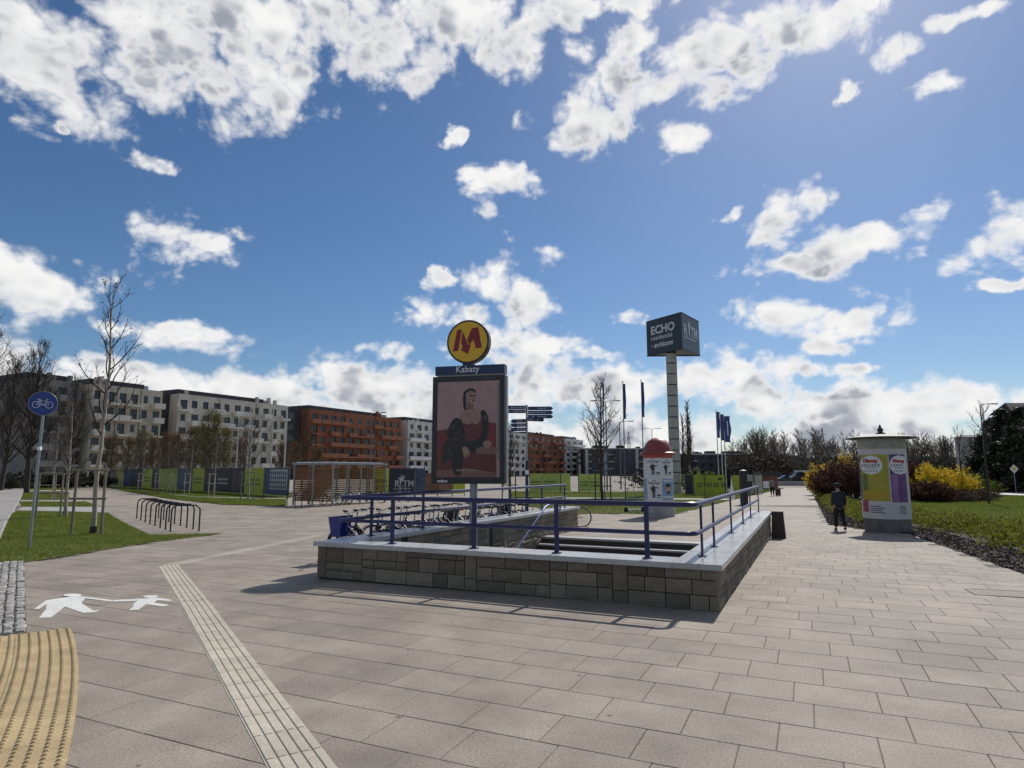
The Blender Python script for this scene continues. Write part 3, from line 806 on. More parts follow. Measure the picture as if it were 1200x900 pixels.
def handrail(bb, nm, lab):
    root = tag(empty(nm), lab, 'handrail')
    top = ab(9.5, bb, g(17)); pts = []
    slope = -.155 / .32
    pts = [ab(10.1, bb, .55), ab(10.15, bb, .72), ab(10.0, bb, .80), ab(9.3, bb, .80), ab(8.9, bb, .74)]
    for k in range(1, 12): pts.append(ab(8.9 - k * .5, bb, .74 + slope * .5 * k))
    b = MB(); b.tube(pts, .024, 8); obj('rail', b, mat('pale_blue_rail', (.10, .13, .30), .25, metal=.4), root, True)
    for k in (0, 3, 6):
        q = MB(); a = 8.7 - k * .5; z = .74 + slope * (8.9 - a); e = .06 if bb > 3 else -.06
        q.tube([ab(a, bb, z), ab(a, bb, z - .07), ab(a, bb + e * 1.6, z - .09)], .010, 6); obj('bracket', q, M_blue, root)
handrail(WW - .46 - .12, 'stair_handrail', 'sloping pale blue handrail on the inner left wall of the stairs')
# dark tapered block where the parapet ends
def end_block():
    root = tag(empty('end_bin', ab(11.75, -.22, g(19)), RZ_AB), 'dark brown tapered concrete bin standing against the end of the parapet', 'bin')
    b = MB(); w0, w1, h = .19, .15, .74
    b.add([(-w0, -w0 * 1.3, 0), (w0, -w0 * 1.3, 0), (w0, w0 * 1.3, 0), (-w0, w0 * 1.3, 0), (-w1, -w1 * 1.3, h), (w1, -w1 * 1.3, h), (w1, w1 * 1.3, h), (-w1, w1 * 1.3, h)], [(4, 5, 6, 7)] + [(i, (i + 1) % 4, 4 + (i + 1) % 4, 4 + i) for i in range(4)])
    obj('body', b, mat('dark_terrazzo', (.055, .04, .032), .75, scale=10, speck=(120, .4)), root)
    t = MB(); t.b2((-w1 - .012, -w1 * 1.3 - .012, h + .002), (w1 + .012, w1 * 1.3 + .012, h + .03)); obj('rim', t, mat('bin_rim', (.09, .08, .07), .6), root)
end_block()

# ------------------------------------------------------------------ metro pylon with poster
M_black = mat('black_frame', (.018, .018, .02), .4, scale=20, var=.2)
M_steel = mat('galvanised_steel', (.30, .31, .32), .45, scale=8, var=.12, metal=.55)
M_navy = mat('navy_sign', (.012, .022, .085), .35, scale=20, var=.08)
M_white = mat('white_lettering', (.78, .78, .77), .5, scale=20, var=.03)
M_yel = mat('metro_yellow', (.72, .42, .012), .4, scale=20, var=.04)
M_red = mat('metro_red', (.22, .008, .02), .45, scale=20, var=.05)
def flat(name, pts, m, parent, z, M, smoothk=0):
    p = smooth_poly(pts, smoothk) if smoothk else pts
    b = MB(); b.add([M @ Vector((x, y, z)) for x, y in p], [tuple(range(len(p)))])
    me = b.mesh(name); bm = bmesh.new(); bm.from_mesh(me)
    nrm = (M.to_3x3() @ Vector((0, 0, 1)))
    for f in bm.faces:
        if f.normal.dot(nrm) < 0: f.normal_flip()
    bmesh.ops.triangulate(bm, faces=bm.faces[:]); bm.to_mesh(me); bm.free()
    return obj(name, me, m, parent)
def pylon():
    Y = 14.4; base = at(548, 560, Y); root = tag(empty('metro_pylon', (base.x, Y, g(Y)), R(-14)), 'tall metro pylon with yellow disc, blue name board and framed poster', 'pylon')
    k = Y / FPX * 1.0; z0 = EYE - g(Y)
    def zz(py): return at(548, py, Y).z - g(Y)
    w = .86; top, bot = zz(440.5), zz(567)
    fr = MB(); t = .095
    fr.b2((-w, -.02, bot), (-w + .11, .10, top)); fr.b2((w - .11, -.02, bot), (w, .10, top)); fr.b2((-w + .11, -.02, top - .12), (w - .11, .10, top)); fr.b2((-w + .11, -.02, bot), (w - .11, .10, bot + .14)); fr.b2((-w + .1, .02, bot + .1), (w - .1, .09, top - .1))
    obj('poster_case', fr, M_black, root)
    sd_ = MB(); sd_.b2((-w + .01, .101, bot + .01), (w + .012, .26, top - .01)); obj('back_case', sd_, M_steel, root)
    po = MB(); po.tube([(.1, .14, -2.5), (.1, .14, bot + .1)], .085, 16); obj('post', po, M_steel, root, True)
    nb0, nb1 = zz(439), zz(428.5); bd = MB(); bd.b2((-w + .06, -.035, nb0), (w + .0, .20, nb1)); board = obj('name_board', bd, M_navy, root)
    text('name_lettering', 'Kabaty', .205, M_white, board, upright((-.02, -.036, nb0 + .055)), .002, 'CENTER')
    # disc
    cz, r = zz(400.5), .51
    m = Matrix.Rotation(R(90), 3, 'X'); ds = MB(); ds.lathe([(0, -.12), (r, -.12), (r, .06), (r - .012, .075), (r - .04, .075), (r - .04, .066), (0, .066)], 48, (0, 0, 0), m=m)
    disc = obj('disc', ds, mat('disc_rim', (.035, .012, .02), .35), root, True); disc.location = (-.02, .04, cz)
    f = MB(); f.lathe([(0, .068), (r - .042, .068)], 48, (0, 0, 0), m=m); me = f.mesh('disc_face'); bm = bmesh.new(); bm.from_mesh(me); bmesh.ops.reverse_faces(bm, faces=bm.faces[:]); bm.to_mesh(me); bm.free(); obj('disc_face', me, M_yel, disc)
    def D(pts): return [((x - 358) / 255 * .455, (378 - y) / 270 * .455) for x, y in pts]
    MM = upright((0, -.071, 0))
    flat('letter_stroke', D([(213, 208), (277, 203), (228, 502), (160, 507)]), M_red, disc, 0, MM)
    flat('letter_arrow', D([(290, 225), (362, 420), (405, 420), (362, 552), (258, 487), (290, 470), (268, 375)]), M_red, disc, .0002, MM)
    flat('letter_stroke', D([(415, 192), (500, 186), (548, 472), (470, 478), (435, 350), (400, 408), (372, 412), (350, 350)]), M_red, disc, 0, MM)
    nk = MB(); nk.b2((-.14, -.02, nb1), (.12, .12, cz - r + .04)); obj('neck', nk, M_navy, root)
    # poster print
    pw, pb, pt = w - .115, bot + .145, top - .125
    pr = MB(); pr.b2((-pw, -.006, pb), (pw, .02, pt)); poster = obj('poster', pr, mat('poster_wall_pink', (.62, .37, .35), .3, scale=3, var=.12), root)
    MP = upright((0, -.0075, 0))
    def Q(pts): return [(-pw + 2 * pw * (x - 72) / 400, pb + (pt - pb) * (765 - y) / 650) for x, y in pts]
    C = {n: mat('print_' + n, c, .35, scale=6, var=v) for n, c, v in (('sofa', (.27, .035, .045), .25), ('sofa_seat', (.20, .03, .038), .25), ('skin', (.52, .30, .22), .12), ('skin_dark', (.32, .165, .12), .15), ('hair', (.022, .014, .013), .2), ('jacket', (.020, .018, .018), .35), ('dress', (.20, .035, .04), .2), ('pale_type', (.40, .34, .32), .2), ('fold', (.085, .07, .07), .3), ('green', (.21, .26, .19), .15), ('lips', (.20, .03, .03), .1))}
    def F(nm, c, pts, z, sm=4): return flat(nm, Q(pts), C[c], poster, z, MP, sm)
    F('print_sofa_back', 'sofa', [(73, 450), (140, 440), (180, 452), (300, 420), (400, 398), (450, 405), (452, 764), (73, 764)], .0002, 0)
    F('print_sofa_arm', 'sofa_seat', [(73, 640), (120, 500), (160, 560), (190, 640), (300, 600), (440, 620), (452, 764), (73, 764)], .0004, 0)
    F('print_doorway', 'green', [(458, 130), (470, 130), (470, 650), (458, 650)], .0003, 0)
    F('print_hair', 'hair', [(250, 180), (290, 163), (320, 185), (312, 215), (262, 215), (258, 305), (243, 300), (238, 220)], .0008)
    F('print_face', 'skin', [(258, 200), (285, 182), (318, 196), (323, 225), (316, 255), (298, 272), (276, 262), (262, 240)], .0010)
    F('print_neck', 'skin_dark', [(268, 245), (304, 258), (306, 305), (330, 320), (250, 335), (262, 300)], .0009)
    F('print_shoulders', 'skin', [(225, 345), (268, 312), (310, 308), (355, 320), (372, 350), (355, 395), (300, 420), (248, 408), (222, 370)], .0011)
    F('print_dress', 'dress', [(240, 402), (272, 412), (296, 402), (330, 412), (355, 380), (362, 440), (345, 500), (262, 500), (250, 450)], .0013)
    F('print_jacket', 'jacket', [(140, 450), (180, 372), (225, 375), (250, 440), (268, 520), (340, 505), (360, 440), (352, 330), (378, 320), (402, 380), (396, 470), (380, 545), (300, 570), (240, 560), (180, 540), (145, 500)], .0012)
    F('print_skirt', 'jacket', [(130, 520), (190, 520), (260, 540), (350, 545), (400, 590), (330, 600), (250, 610), (230, 740), (185, 740), (160, 640), (115, 690), (108, 620)], .0014)
    F('print_leg', 'skin_dark', [(330, 575), (380, 560), (450, 570), (452, 605), (400, 612), (330, 605)], .0015)
    F('print_hand', 'skin', [(368, 535), (392, 520), (418, 530), (420, 548), (400, 570), (376, 560)], .0017)
    F('print_hand', 'skin', [(238, 565), (262, 562), (282, 590), (280, 630), (268, 612), (262, 635), (250, 630), (240, 600)], .0017)
    for q in ([(160, 440), (185, 405), (192, 410), (170, 445)], [(190, 470), (222, 440), (226, 446), (196, 478)], [(365, 360), (384, 350), (392, 385), (380, 380)], [(175, 505), (215, 500), (215, 508), (178, 512)], [(280, 520), (330, 515), (330, 522), (285, 528)], [(150, 560), (170, 620), (164, 622), (144, 570)]): F('print_fold', 'fold', q, .0018)  # leather highlights put into the jacket print as lighter patches
    F('print_eye', 'hair', [(280, 215), (296, 210), (308, 214), (296, 222)], .0019); F('print_eye', 'hair', [(312, 212), (321, 210), (322, 218), (314, 219)], .0019); F('print_lips', 'lips', [(296, 250), (306, 247), (314, 250), (306, 256)], .0019); F('print_nose_shade', 'skin_dark', [(308, 222), (314, 236), (306, 240)], .0018, 0)
    F('print_floor', 'skin_dark', [(73, 722), (240, 700), (452, 735), (452, 764), (73, 764)], .0006, 0)
    s = (pt - pb) / 650
    text('print_lettering', 'rso', .11, C['pale_type'], poster, upright((.22, -.0095, pt - .19)), .0002)  # pale print colour of the lettering and small lines
    for q in range(2): F('print_small_line', 'pale_type', [(390, 178 + q * 12), (440, 178 + q * 12), (440, 182 + q * 12), (390, 182 + q * 12)], .0018, 0)
    F('print_small_line', 'pale_type', [(200, 714), (335, 714), (335, 724), (200, 724)], .0018, 0)
    text('operator_mark', 'redbox', .085, M_white, root, upright((-w + .14, -.022, bot + .035)), .001, bold=.003)
    text('case_mark', 'advertising 14 40', .045, mat('grey_mark', (.16, .16, .16), .5), root, upright((.30, -.022, top - .08)), .001)
    gl = MB(); gl.b2((-pw - .002, -.0165, pb - .002), (pw + .002, -.0125, pt + .002)); obj('glass', gl, glassmat('poster_glass', (.02, .02, .02), .12, .03), root)
pylon()

# ------------------------------------------------------------------ poster columns
def column_right():
    b0 = gp(1041, 625); b0 = Vector((b0.x * (b0.y + .75) / b0.y, b0.y - .05, 0)); root = tag(empty('poster_column', (b0.x, b0.y + .8, g(b0.y)), R(-30)), 'pale round poster column with wide flat roof and two show posters', 'poster column')
    Y = b0.y + .8; k = Y / FPX
    r = 25.3 * k; H = at(1037, 513, Y).z - g(Y)
    zr = lambda py: at(1037, py, Y).z - g(Y)
    b = MB(); b.lathe([(r * 1.0, 0), (r * 1.0, zr(608.5)), (r * .985, zr(607.5))], 8, a0=R(22.5), a1=R(382.5)); obj('plinth', b, mat('column_plinth', (.17, .165, .155), .8, scale=3, var=.25, bump=.3, stretch=(1, 1, .4), grime=.3), root)
    M_body = mat('column_plaster', (.55, .54, .52), .7, scale=4, var=.07, grime=.08)
    b = MB(); b.lathe([(r * .975, zr(607.5)), (r * .965, zr(527))], 48); obj('drum', b, M_body, root, True)
    b = MB(); b.lathe([(r * .97, zr(527)), (r * .99, zr(526)), (r * .985, zr(515)), (r * .9, zr(514))], 48); obj('frieze', b, mat('column_frieze', (.36, .355, .31), .8, scale=5, var=.2, grime=.3), root, True)
    b = MB(); rr = 36.5 * k; b.lathe([(rr, zr(513.4)), (rr * .6, zr(510.5)), (rr * .12, zr(509.3)), (0, zr(509.3))], 8, a0=R(0), a1=R(360)); obj('roof', b, mat('column_roof', (.45, .44, .37), .7, scale=3, var=.12, grime=.25), root); b = MB(); b.lathe([(.0, zr(515.8)), (rr * 1.01, zr(514.9)), (rr * 1.01, zr(513.3)), (rr * .9, zr(513.2))], 8, a0=R(0), a1=R(360)); obj('roof_edge', b, mat('column_roof_edge', (.06, .058, .05), .8), root)
    b = MB(); f = 1.0; b.lathe([(.15, zr(509.4)), (.15, zr(508)), (.07, zr(507)), (.10, zr(504)), (.04, zr(501.5)), (.03, zr(499)), (0, zr(497.5))], 16); obj('finial', b, M_black, root, True)
    # posters wrapped on the drum
    def wrap(nm, m, a0, a1, z0, z1, off, parent):
        q = MB(); n = 12
        vs = [((r * .972 + off) * math.cos(a0 + (a1 - a0) * i / n), (r * .972 + off) * math.sin(a0 + (a1 - a0) * i / n), z) for z in (z0, z1) for i in range(n + 1)]
        q.add(vs, [(i, i + 1, n + 2 + i, n + 1 + i) for i in range(n)]); return obj(nm, q, m, parent, True)
    face = math.atan2(-Y, -b0.x) + R(30)                     # angle that faces the camera, in local frame
    def A(px):                                              # pixel column -> angle on the drum
        s = max(-.98, min(.98, (px - 1039.5) / 25.0)); return face + math.asin(s)
    p1 = wrap('poster', mat('print_olive', (.36, .31, .03), .5, scale=3, var=.12), A(1017), A(1044.5), zr(587), zr(533.5), .004, root)
    wrap('print_field', mat('print_mustard', (.43, .30, .02), .5, scale=4, var=.1), A(1017.5), A(1044), zr(586), zr(575.5), .0055, p1)
    wrap('print_jungle', mat('print_leafgreen', (.12, .17, .03), .5, scale=6, var=.3), A(1017.5), A(1023), zr(575), zr(556), .006, p1)
    p2 = wrap('poster', mat('print_purple', (.11, .045, .16), .5, scale=3, var=.3), A(1046), A(1061.5), zr(588), zr(533.5), .004, root)
    wrap('print_mist', mat('print_lilac', (.27, .13, .31), .5, scale=3, var=.3), A(1047), A(1053), zr(587), zr(556), .0055, p2)
    Wm = mat('poster_white', (.70, .70, .69), .5, scale=5, var=.04); Dk = mat('print_ink', (.06, .06, .10), .5); Rd = mat('print_scarlet', (.50, .05, .03), .5)
    def bubble(parent, pc, pr_, zc, hr):
        q = MB(); n = 16; rows = 14; rr = r * .972 + .008; vs = []
        for j in range(rows + 1):
            t = -1 + 2 * j / rows; hw = pr_ * math.sqrt(max(0, 1 - t * t))
            for i in range(n + 1):
                an = A(min(pc - hw + 2 * hw * i / n, 1061.5)); vs.append((rr * math.cos(an), rr * math.sin(an), zc + hr * t))
        q.add(vs, [(j * (n + 1) + i, j * (n + 1) + i + 1, (j + 1) * (n + 1) + i + 1, (j + 1) * (n + 1) + i) for j in range(rows) for i in range(n)]); o = obj('title_bubble', q, Wm, parent)
        for dz, w_, m in ((.33, .55, Dk), (.02, .85, Dk), (-.12, .85, Dk), (-.32, .5, Dk), (-.62, .65, Dk)):
            for u in range(int(w_ * 9)):
                x0 = pc + pr_ * (-w_ + 2 * w_ * u / int(w_ * 9)); x1 = x0 + pr_ * 1.2 * w_ / int(w_ * 9)
                if x1 > 1061: continue
                wrap('title_stroke', m, A(x0), A(x1), zc + hr * (dz - .05), zc + hr * (dz + .05), .0105, o)
        return o
    bub = bubble(p1, 1027.5, 11.3, zr(545.5), (zr(534.5) - zr(545.5)) * 1.0)
    bubble(p2, 1056, 10, zr(545.5), (zr(534.5) - zr(545.5)) * 1.0)
    an = A(1027.0); P = Vector(((r * .972 + .012) * math.cos(an), (r * .972 + .012) * math.sin(an), zr(542.6)))
    text('title_lettering', 'Disney', .17, Rd, p1, upright(P, an + PI / 2), .012, 'CENTER', bold=.004)
    an = A(1055.0); P = Vector(((r * .972 + .012) * math.cos(an), (r * .972 + .012) * math.sin(an), zr(542.6)))
    text('title_lettering', 'Disney', .14, Rd, p2, upright(P, an + PI / 2), .012, 'CENTER', bold=.004)
    wrap('poster', mat('print_navy', (.03, .05, .10), .5, scale=4, var=.3), A(1014.6), A(1016.6), zr(585), zr(534), .004, root)
    sm = wrap('poster', mat('print_magenta', (.32, .05, .10), .5, scale=9, var=.6), A(1016.2), A(1022), zr(600), zr(586), .005, root)
    for row, (c, wd) in enumerate(((1029, 5.5), (1031, 7.5), (1029, 6.0), (1031, 7.0))):
        wrap('print_caption', Dk, A(c - wd), A(c + wd), zr(593.3 + row * 2.4), zr(592.3 + row * 2.4), .004, root)
        wrap('print_caption', Dk, A(1055 - wd * .4), A(1055 + wd * .6), zr(593.3 + row * 2.4), zr(592.3 + row * 2.4), .004, root)
    # paved foot
    return root
column_right()
def column_red():
    Y = 29.5; b0 = at(771.5, 560, Y); root = tag(empty('poster_column', (b0.x, Y, g(Y))), 'poster column with red dome hat and black-and-white show posters', 'poster column')
    k = Y / FPX; zr = lambda py: at(771, py, Y).z - g(Y)
    r = 16.6 * k
    M_dome = mat('dome_red', (.27, .055, .05), .5, scale=3, var=.15, grime=.2)
    b = MB(); prof = [(20.5, 532.2), (20.3, 531), (17.5, 529.6), (16.2, 526), (14.2, 521.5), (11, 517), (7, 514.3), (3, 513.1), (0, 512.9)]
    b.lathe([(17.0 * k, zr(533))] + [(x * k, zr(y)) for x, y in prof], 40); obj('dome', b, M_dome, root, True)
    b = MB(); b.lathe([(17 * k, zr(537)), (17 * k, zr(533))], 40); obj('band', b, mat('dome_band', (.40, .07, .045), .5), root, True)
    b = MB(); b.lathe([(r, zr(592)), (r, zr(537))], 40); obj('drum', b, mat('drum_white', (.60, .61, .63), .6, scale=3, var=.08), root, True)
    b = MB(); b.lathe([(r * 1.01, zr(592)), (r * 1.01, zr(586.5))], 40); obj('strip', b, mat('strip_pink', (.50, .20, .25), .6, scale=8, var=.3), root, True)
    b = MB(); b.lathe([(17.4 * k, -.02), (17.4 * k, zr(597)), (16.6 * k, zr(592))], 40); obj('plinth', b, mat('plinth_grey', (.33, .32, .31), .8, scale=3, var=.15), root, True)
    face = math.atan2(-Y, -b0.x)
    def A(px): return face + math.asin(max(-.98, min(.98, (px - 771.5) / 16.6)))
    def wrap(nm, m, x0, x1, y0, y1, off, parent):
        q = MB(); n = 8; a0, a1 = A(x0), A(x1)
        vs = [((r + off) * math.cos(a0 + (a1 - a0) * i / n), (r + off) * math.sin(a0 + (a1 - a0) * i / n), z) for z in (zr(y1), zr(y0)) for i in range(n + 1)]
        q.add(vs, [(i, i + 1, n + 2 + i, n + 1 + i) for i in range(n)]); return obj(nm, q, m, parent, True)
    Pw = mat('show_poster', (.64, .64, .63), .5, scale=6, var=.05); Ink = mat('show_ink', (.035, .035, .04), .5); Bl = mat('print_blue', (.22, .33, .50), .5, scale=4, var=.25)
    def poster(x0, x1, y0, y1):
        p = wrap('poster', Pw, x0, x1, y0, y1, .005, root); cx, w, h = (x0 + x1) / 2, (x1 - x0), y1 - y0
        def W_(nm, a, b, c, d): return wrap(nm, Ink, max(755.3, cx + w * a), min(787.7, cx + w * b), y0 + h * c, y0 + h * d, .009, p)
        for u in range(7): W_('title_stroke', -.42 + u * .12, -.35 + u * .12, .14 + .03 * (u % 2), .22 + .03 * (u % 3))
        W_('title_stroke', -.15, .1, .06, .09)
        W_('figure_head', -.12, -.02, .30, .37); W_('figure_coat', -.2, .06, .37, .62); W_('figure_arm', .06, .26, .38, .43); W_('figure_leg', -.16, -.07, .62, .88); W_('figure_leg', -.04, .04, .62, .86); W_('figure_arm', -.28, -.2, .38, .52)
        W_('caption', .16, .42, .72, .79); W_('caption', .12, .44, .84, .87)
    poster(759, 774.7, 536.5, 559.5); poster(775.2, 786.5, 538, 559); poster(759, 775, 561, 586); 
    pb = wrap('poster', Bl, 775.6, 787.6, 561, 585.5, .005, root)
    wrap('portrait_hair', Ink, 779.4, 784.6, 566.5, 570.5, .012, pb); wrap('portrait_face', mat('print_skin', (.42, .40, .40), .5), 779.8, 784.2, 569.5, 577, .010, pb); wrap('portrait_beard', Ink, 780.4, 783.6, 575, 578.5, .012, pb); wrap('poster_band', Pw, 776.5, 786.5, 581, 583, .010, pb); wrap('poster_band', Pw, 777, 786, 562.5, 564, .010, pb)
    wrap('poster', Bl, 755.6, 758.6, 561, 585, .005, root)
column_red()

# ------------------------------------------------------------------ cycle racks, cycle sign
M_rack = mat('black_rack', (.012, .012, .014), .35, scale=20, var=.2)
def hoop(loc, rz, label, group, w=.82, h=.80, parent=None):
    root = tag(empty('bike_rack', loc, rz), label, 'bike rack', group)
    b = MB(); r = .18; pts = [(-w / 2, 0, -.02), (-w / 2, 0, h - r)]
    for q in range(1, 6): a = PI - PI / 2 * q / 6; pts.append((-w / 2 + r + r * math.cos(a), 0, h - r + r * math.sin(a)))
    pts += [(-w / 2 + r, 0, h), (w / 2 - r, 0, h)]
    for q in range(1, 6): a = PI / 2 - PI / 2 * q / 6; pts.append((w / 2 - r + r * math.cos(a), 0, h - r + r * math.sin(a)))
    pts += [(w / 2, 0, h - r), (w / 2, 0, -.02)]
    b.tube(pts, .026, 8); obj('hoop', b, M_rack, root, True)
    for s in (-1, 1):
        f = MB(); f.lathe([(.06, 0), (.06, .008), (0, .009)], 10, (s * w / 2, 0, 0)); obj('foot_plate', f, M_rack, root)
    return root
def racks():
    f0, f1 = gp(199.5, 623), gp(233, 622.5); bk0 = gp(160, 607.5)
    d = (f1 - f0); rz = math.atan2(d.y, d.x); w = d.length
    for i in range(8):
        t = (i / 7.0) ** 1.12; c = f0.lerp(bk0, t) + d * .5
        hoop((c.x, c.y, g(c.y)), rz, 'black hoop bike rack, %s in the row counted from the grass tip' % ORD[i], 'hoop racks in a row', w, .84)
    for i, (px, py) in enumerate(((346, 595), (355.5, 594.6))):
        c = gp(px, py); hoop((c.x, c.y - .2, g(c.y)), R(8), 'black hoop bike rack in front of the slatted shelter, %s' % ('at its left post', 'near its middle post')[i], 'hoop racks by the shelter', .80, .84)
    for px in (683, 729): pass
racks()
def cycle_sign():
    p = gp(34, 643.5); Y = p.y; root = tag(empty('cycle_path_sign', p, 0), 'round blue bicycle sign on a grey steel pole in the grass', 'road sign')
    lean = .0; zt = at(46, 459, Y).z - p.z; k = Y / FPX
    b = MB(); b.tube([(0, 0, -.1), (.015, 0, zt - .05)], .032, 10); obj('pole', b, M_steel, root, True)
    cz = zt - .30; m = Matrix.Rotation(R(90), 3, 'X'); R_ = .30
    rot = R(33)
    b = MB(); b.lathe([(0, -.012), (R_, -.012), (R_, .006), (0, .007)], 36, (0, 0, 0), m=m); disc = obj('sign_disc', b, mat('sign_blue', (.015, .045, .24), .35, scale=10, var=.06), root, True); disc.location = (.02, -.05, cz); disc.rotation_euler = (0, 0, rot)
    rim = MB(); rim.tube([(R_ * .985 * math.cos(a * PI / 20), -.009, R_ * .985 * math.sin(a * PI / 20)) for a in range(40)], .006, 6, closed=True); obj('sign_rim', rim, M_steel, disc)
    cyc = MB(); y = -.011; t = .0065
    for cx in (-.135, .125):
        cyc.tube([(cx + .078 * math.cos(a * PI / 10), y, -.035 + .078 * math.sin(a * PI / 10)) for a in range(20)], t, 5, closed=True)
    L = [[(-.135, -.035), (-.07, .065), (.07, .065), (0, -.04), (-.07, .065)], [(0, -.04), (.125, -.035), (.07, .065)], [(.07, .065), (.055, .105), (.10, .105)], [(-.07, .065), (-.08, .095)], [(-.115, .1), (-.05, .1)], [(-.135, -.035), (0, -.04)]]
    for l in L: cyc.tube([(x, y, z) for x, z in l], t, 5)
    obj('bicycle_symbol', cyc, M_white, disc)
    b = MB(); b.b2((-.036, -.036, zt * .62), (.046, .034, zt * .62 + .09)); obj('sticker', b, M_white, root)
cycle_sign()
# ------------------------------------------------------------------ fingerpost
def fingerpost():
    Y = 28.0; p = at(617.5, 560, Y); root = tag(empty('fingerpost', (p.x, Y, g(Y)), 0), 'fingerpost with many dark blue direction boards on a slim pole', 'direction sign')
    k = Y / FPX; zr = lambda py: at(617, py, Y).z - g(Y)
    b = MB(); b.tube([(0, 0, -.1), (0, 0, zr(540))], .07, 10); obj('pole_base', b, M_navy, root, True)
    b = MB(); b.tube([(0, 0, zr(540)), (0, 0, zr(474.5))], .045, 10); obj('pole', b, M_steel, root, True)
    b = MB(); b.lathe([(.074, zr(556)), (.074, zr(551))], 12); obj('reflective_band', b, M_white, root)
    def arm(x0, x1, py, dy, h=4.3, yaw=0.0):
        s = 1 if x1 > x0 else -1; L = abs(x1 - x0) * k; z = zr(py); hh = h * k / 2; tip = .09
        poly = [(.05, -hh), (L - tip, -hh), (L, 0), (L - tip, hh), (.05, hh)]
        if s < 0: poly = [(-x, y) for x, y in reversed(poly)]
        q = MB(); q.prism(poly, -.018, .018, Matrix.Rotation(R(90), 3, 'X')); o = obj('direction_board', q, M_navy, root); o.location = (0, dy, z); o.rotation_euler = (0, 0, yaw)
        w = MB()
        for u in range(int(L / .13) - 2):
            if random.random() < .75: xx = s * (.14 + u * .13); w.b2((xx - .05, -.0205, -hh * .32), (xx + .05, -.0185, hh * .32))
        if w.v: obj('lettering', w, mat('board_lettering', (.30, .33, .42), .5), o)
    for py, x0, x1 in ((477.6, 617, 590.5), (482.2, 617, 590.5)): arm(x0, x1 - 3, py, -.07)
    for py in (478.8, 483.6, 488.3): arm(617, 648, py, -.07)
    arm(617, 640, 491.5, -.12, 4.3, R(24))
    for py in (493.2, 498, 503): arm(617, 596.5, py, -.07, 4.3, R(-22))
fingerpost()

# ------------------------------------------------------------------ three-sided advertising tower
def tower():
    Y = 60.2; p = at(791.5, 560, Y); root = tag(empty('advert_tower', (p.x, Y, g(Y))), 'tall segmented column carrying a dark three-sided advertising box', 'advertising tower')
    k = Y / FPX; zr = lambda py, yy=Y: at(790, py, yy).z - g(Y)
    zb = zr(414); n = 13; r = 6.3 * k
    Mc = mat('tower_panel', (.42, .41, .37), .6, scale=2, var=.12, rand=.05, grime=.1)
    z0 = -.1; seg = (zb - z0) / n
    core = MB(); core.tube([(0, 0, -.1), (0, 0, zb)], r * .95, 16); obj('core', core, mat('tower_core', (.03, .03, .03), .8), root)
    ring = MB(); ring.lathe([(r * .97, .05), (r, .06), (r, seg - .06), (r * .97, seg - .05)], 20); rme = ring.mesh('column_panel', True)
    for i in range(n): o = obj('column_panel', rme, Mc, root); o.location = (0, 0, z0 + i * seg)
    L, Nn, Rr = at(757.3, 380, 61.9), at(798.8, 380, 58.0), at(818.8, 380, 61.6)
    zt = at(798.8, 366.3, 58.0).z - g(Y); zbm = at(798.8, 408.3, 58.0).z - g(Y)
    tri = [(q.x - p.x, q.y - Y) for q in (L, Nn, Rr)]
    Mb = mat('advert_dark_teal', (.022, .036, .05), .35, scale=.8, var=.25)
    b = MB(); b.prism(tri, zbm, zt); me = b.mesh('sign_box'); bm = bmesh.new(); bm.from_mesh(me); bmesh.ops.recalc_face_normals(bm, faces=bm.faces[:]); bm.to_mesh(me); bm.free(); box = obj('sign_box', me, Mb, root)
    ed = MB()
    for z in (zbm - .02, zt + .02): ed.tube([(x * 1.004, y * 1.004, z) for x, y in tri], .06, 4, closed=True)
    obj('box_edge', ed, mat('box_edge', (.02, .025, .03), .5), box)
    Wl = mat('advert_white', (.62, .63, .64), .5, scale=10, var=.03)
    def face(a, c):
        a, c = Vector(tri[a]), Vector(tri[c]); d = (c - a); ang = math.atan2(d.y, d.x); return a, d.length, ang, d.normalized()
    a, ln, ang, d = face(0, 1); nrm = Vector((d.y, -d.x))
    H = zt - zbm
    def put(nm, s, size, u, v, bold=0.0, sx=1.0):
        o = a + d * (u * ln) + nrm * .012; return text(nm, s, size, Wl, box, upright((o.x, o.y, zbm + v * H), ang), .006, bold=bold, sx=sx)
    put('echo_lettering', 'ECHO', 1.12, .13, .585, .035, 1.02)
    put('residential_lettering', 'residential', .66, .13, .405, .004, 1.03)
    put('archicom_lettering', 'archicom', .66, .22, .19, .02, 1.0)
    put('by_lettering', 'by', .24, .135, .24)
    a, ln, ang, d = face(1, 2); nrm = Vector((d.y, -d.x))
    put('rytm_lettering', 'R', 1.5, .10, .42, .03, .85); put('rytm_lettering', 'TM', 1.5, .50, .42, .03, .85)
    o = a + d * (.40 * ln) + nrm * .014
    flat('deer_mark', [(-.35, 1.25), (-.15, 1.0), (-.12, .6), (-.05, 0), (.12, 0), (.15, .6), (.30, .95), (.42, 1.3), (.25, 1.15), (.18, 1.6), (.05, 1.2), (-.05, 1.75), (-.12, 1.2)], Wl, box, 0, upright((o.x, o.y, zbm + .42 * H), ang))
    o = a + d * .5 + nrm * .014; flat('underline', [(0, 0), (3.0, 0), (3.0, .1), (0, .1)], Wl, box, 0, upright((o.x, o.y, zbm + .34 * H), ang))
tower()

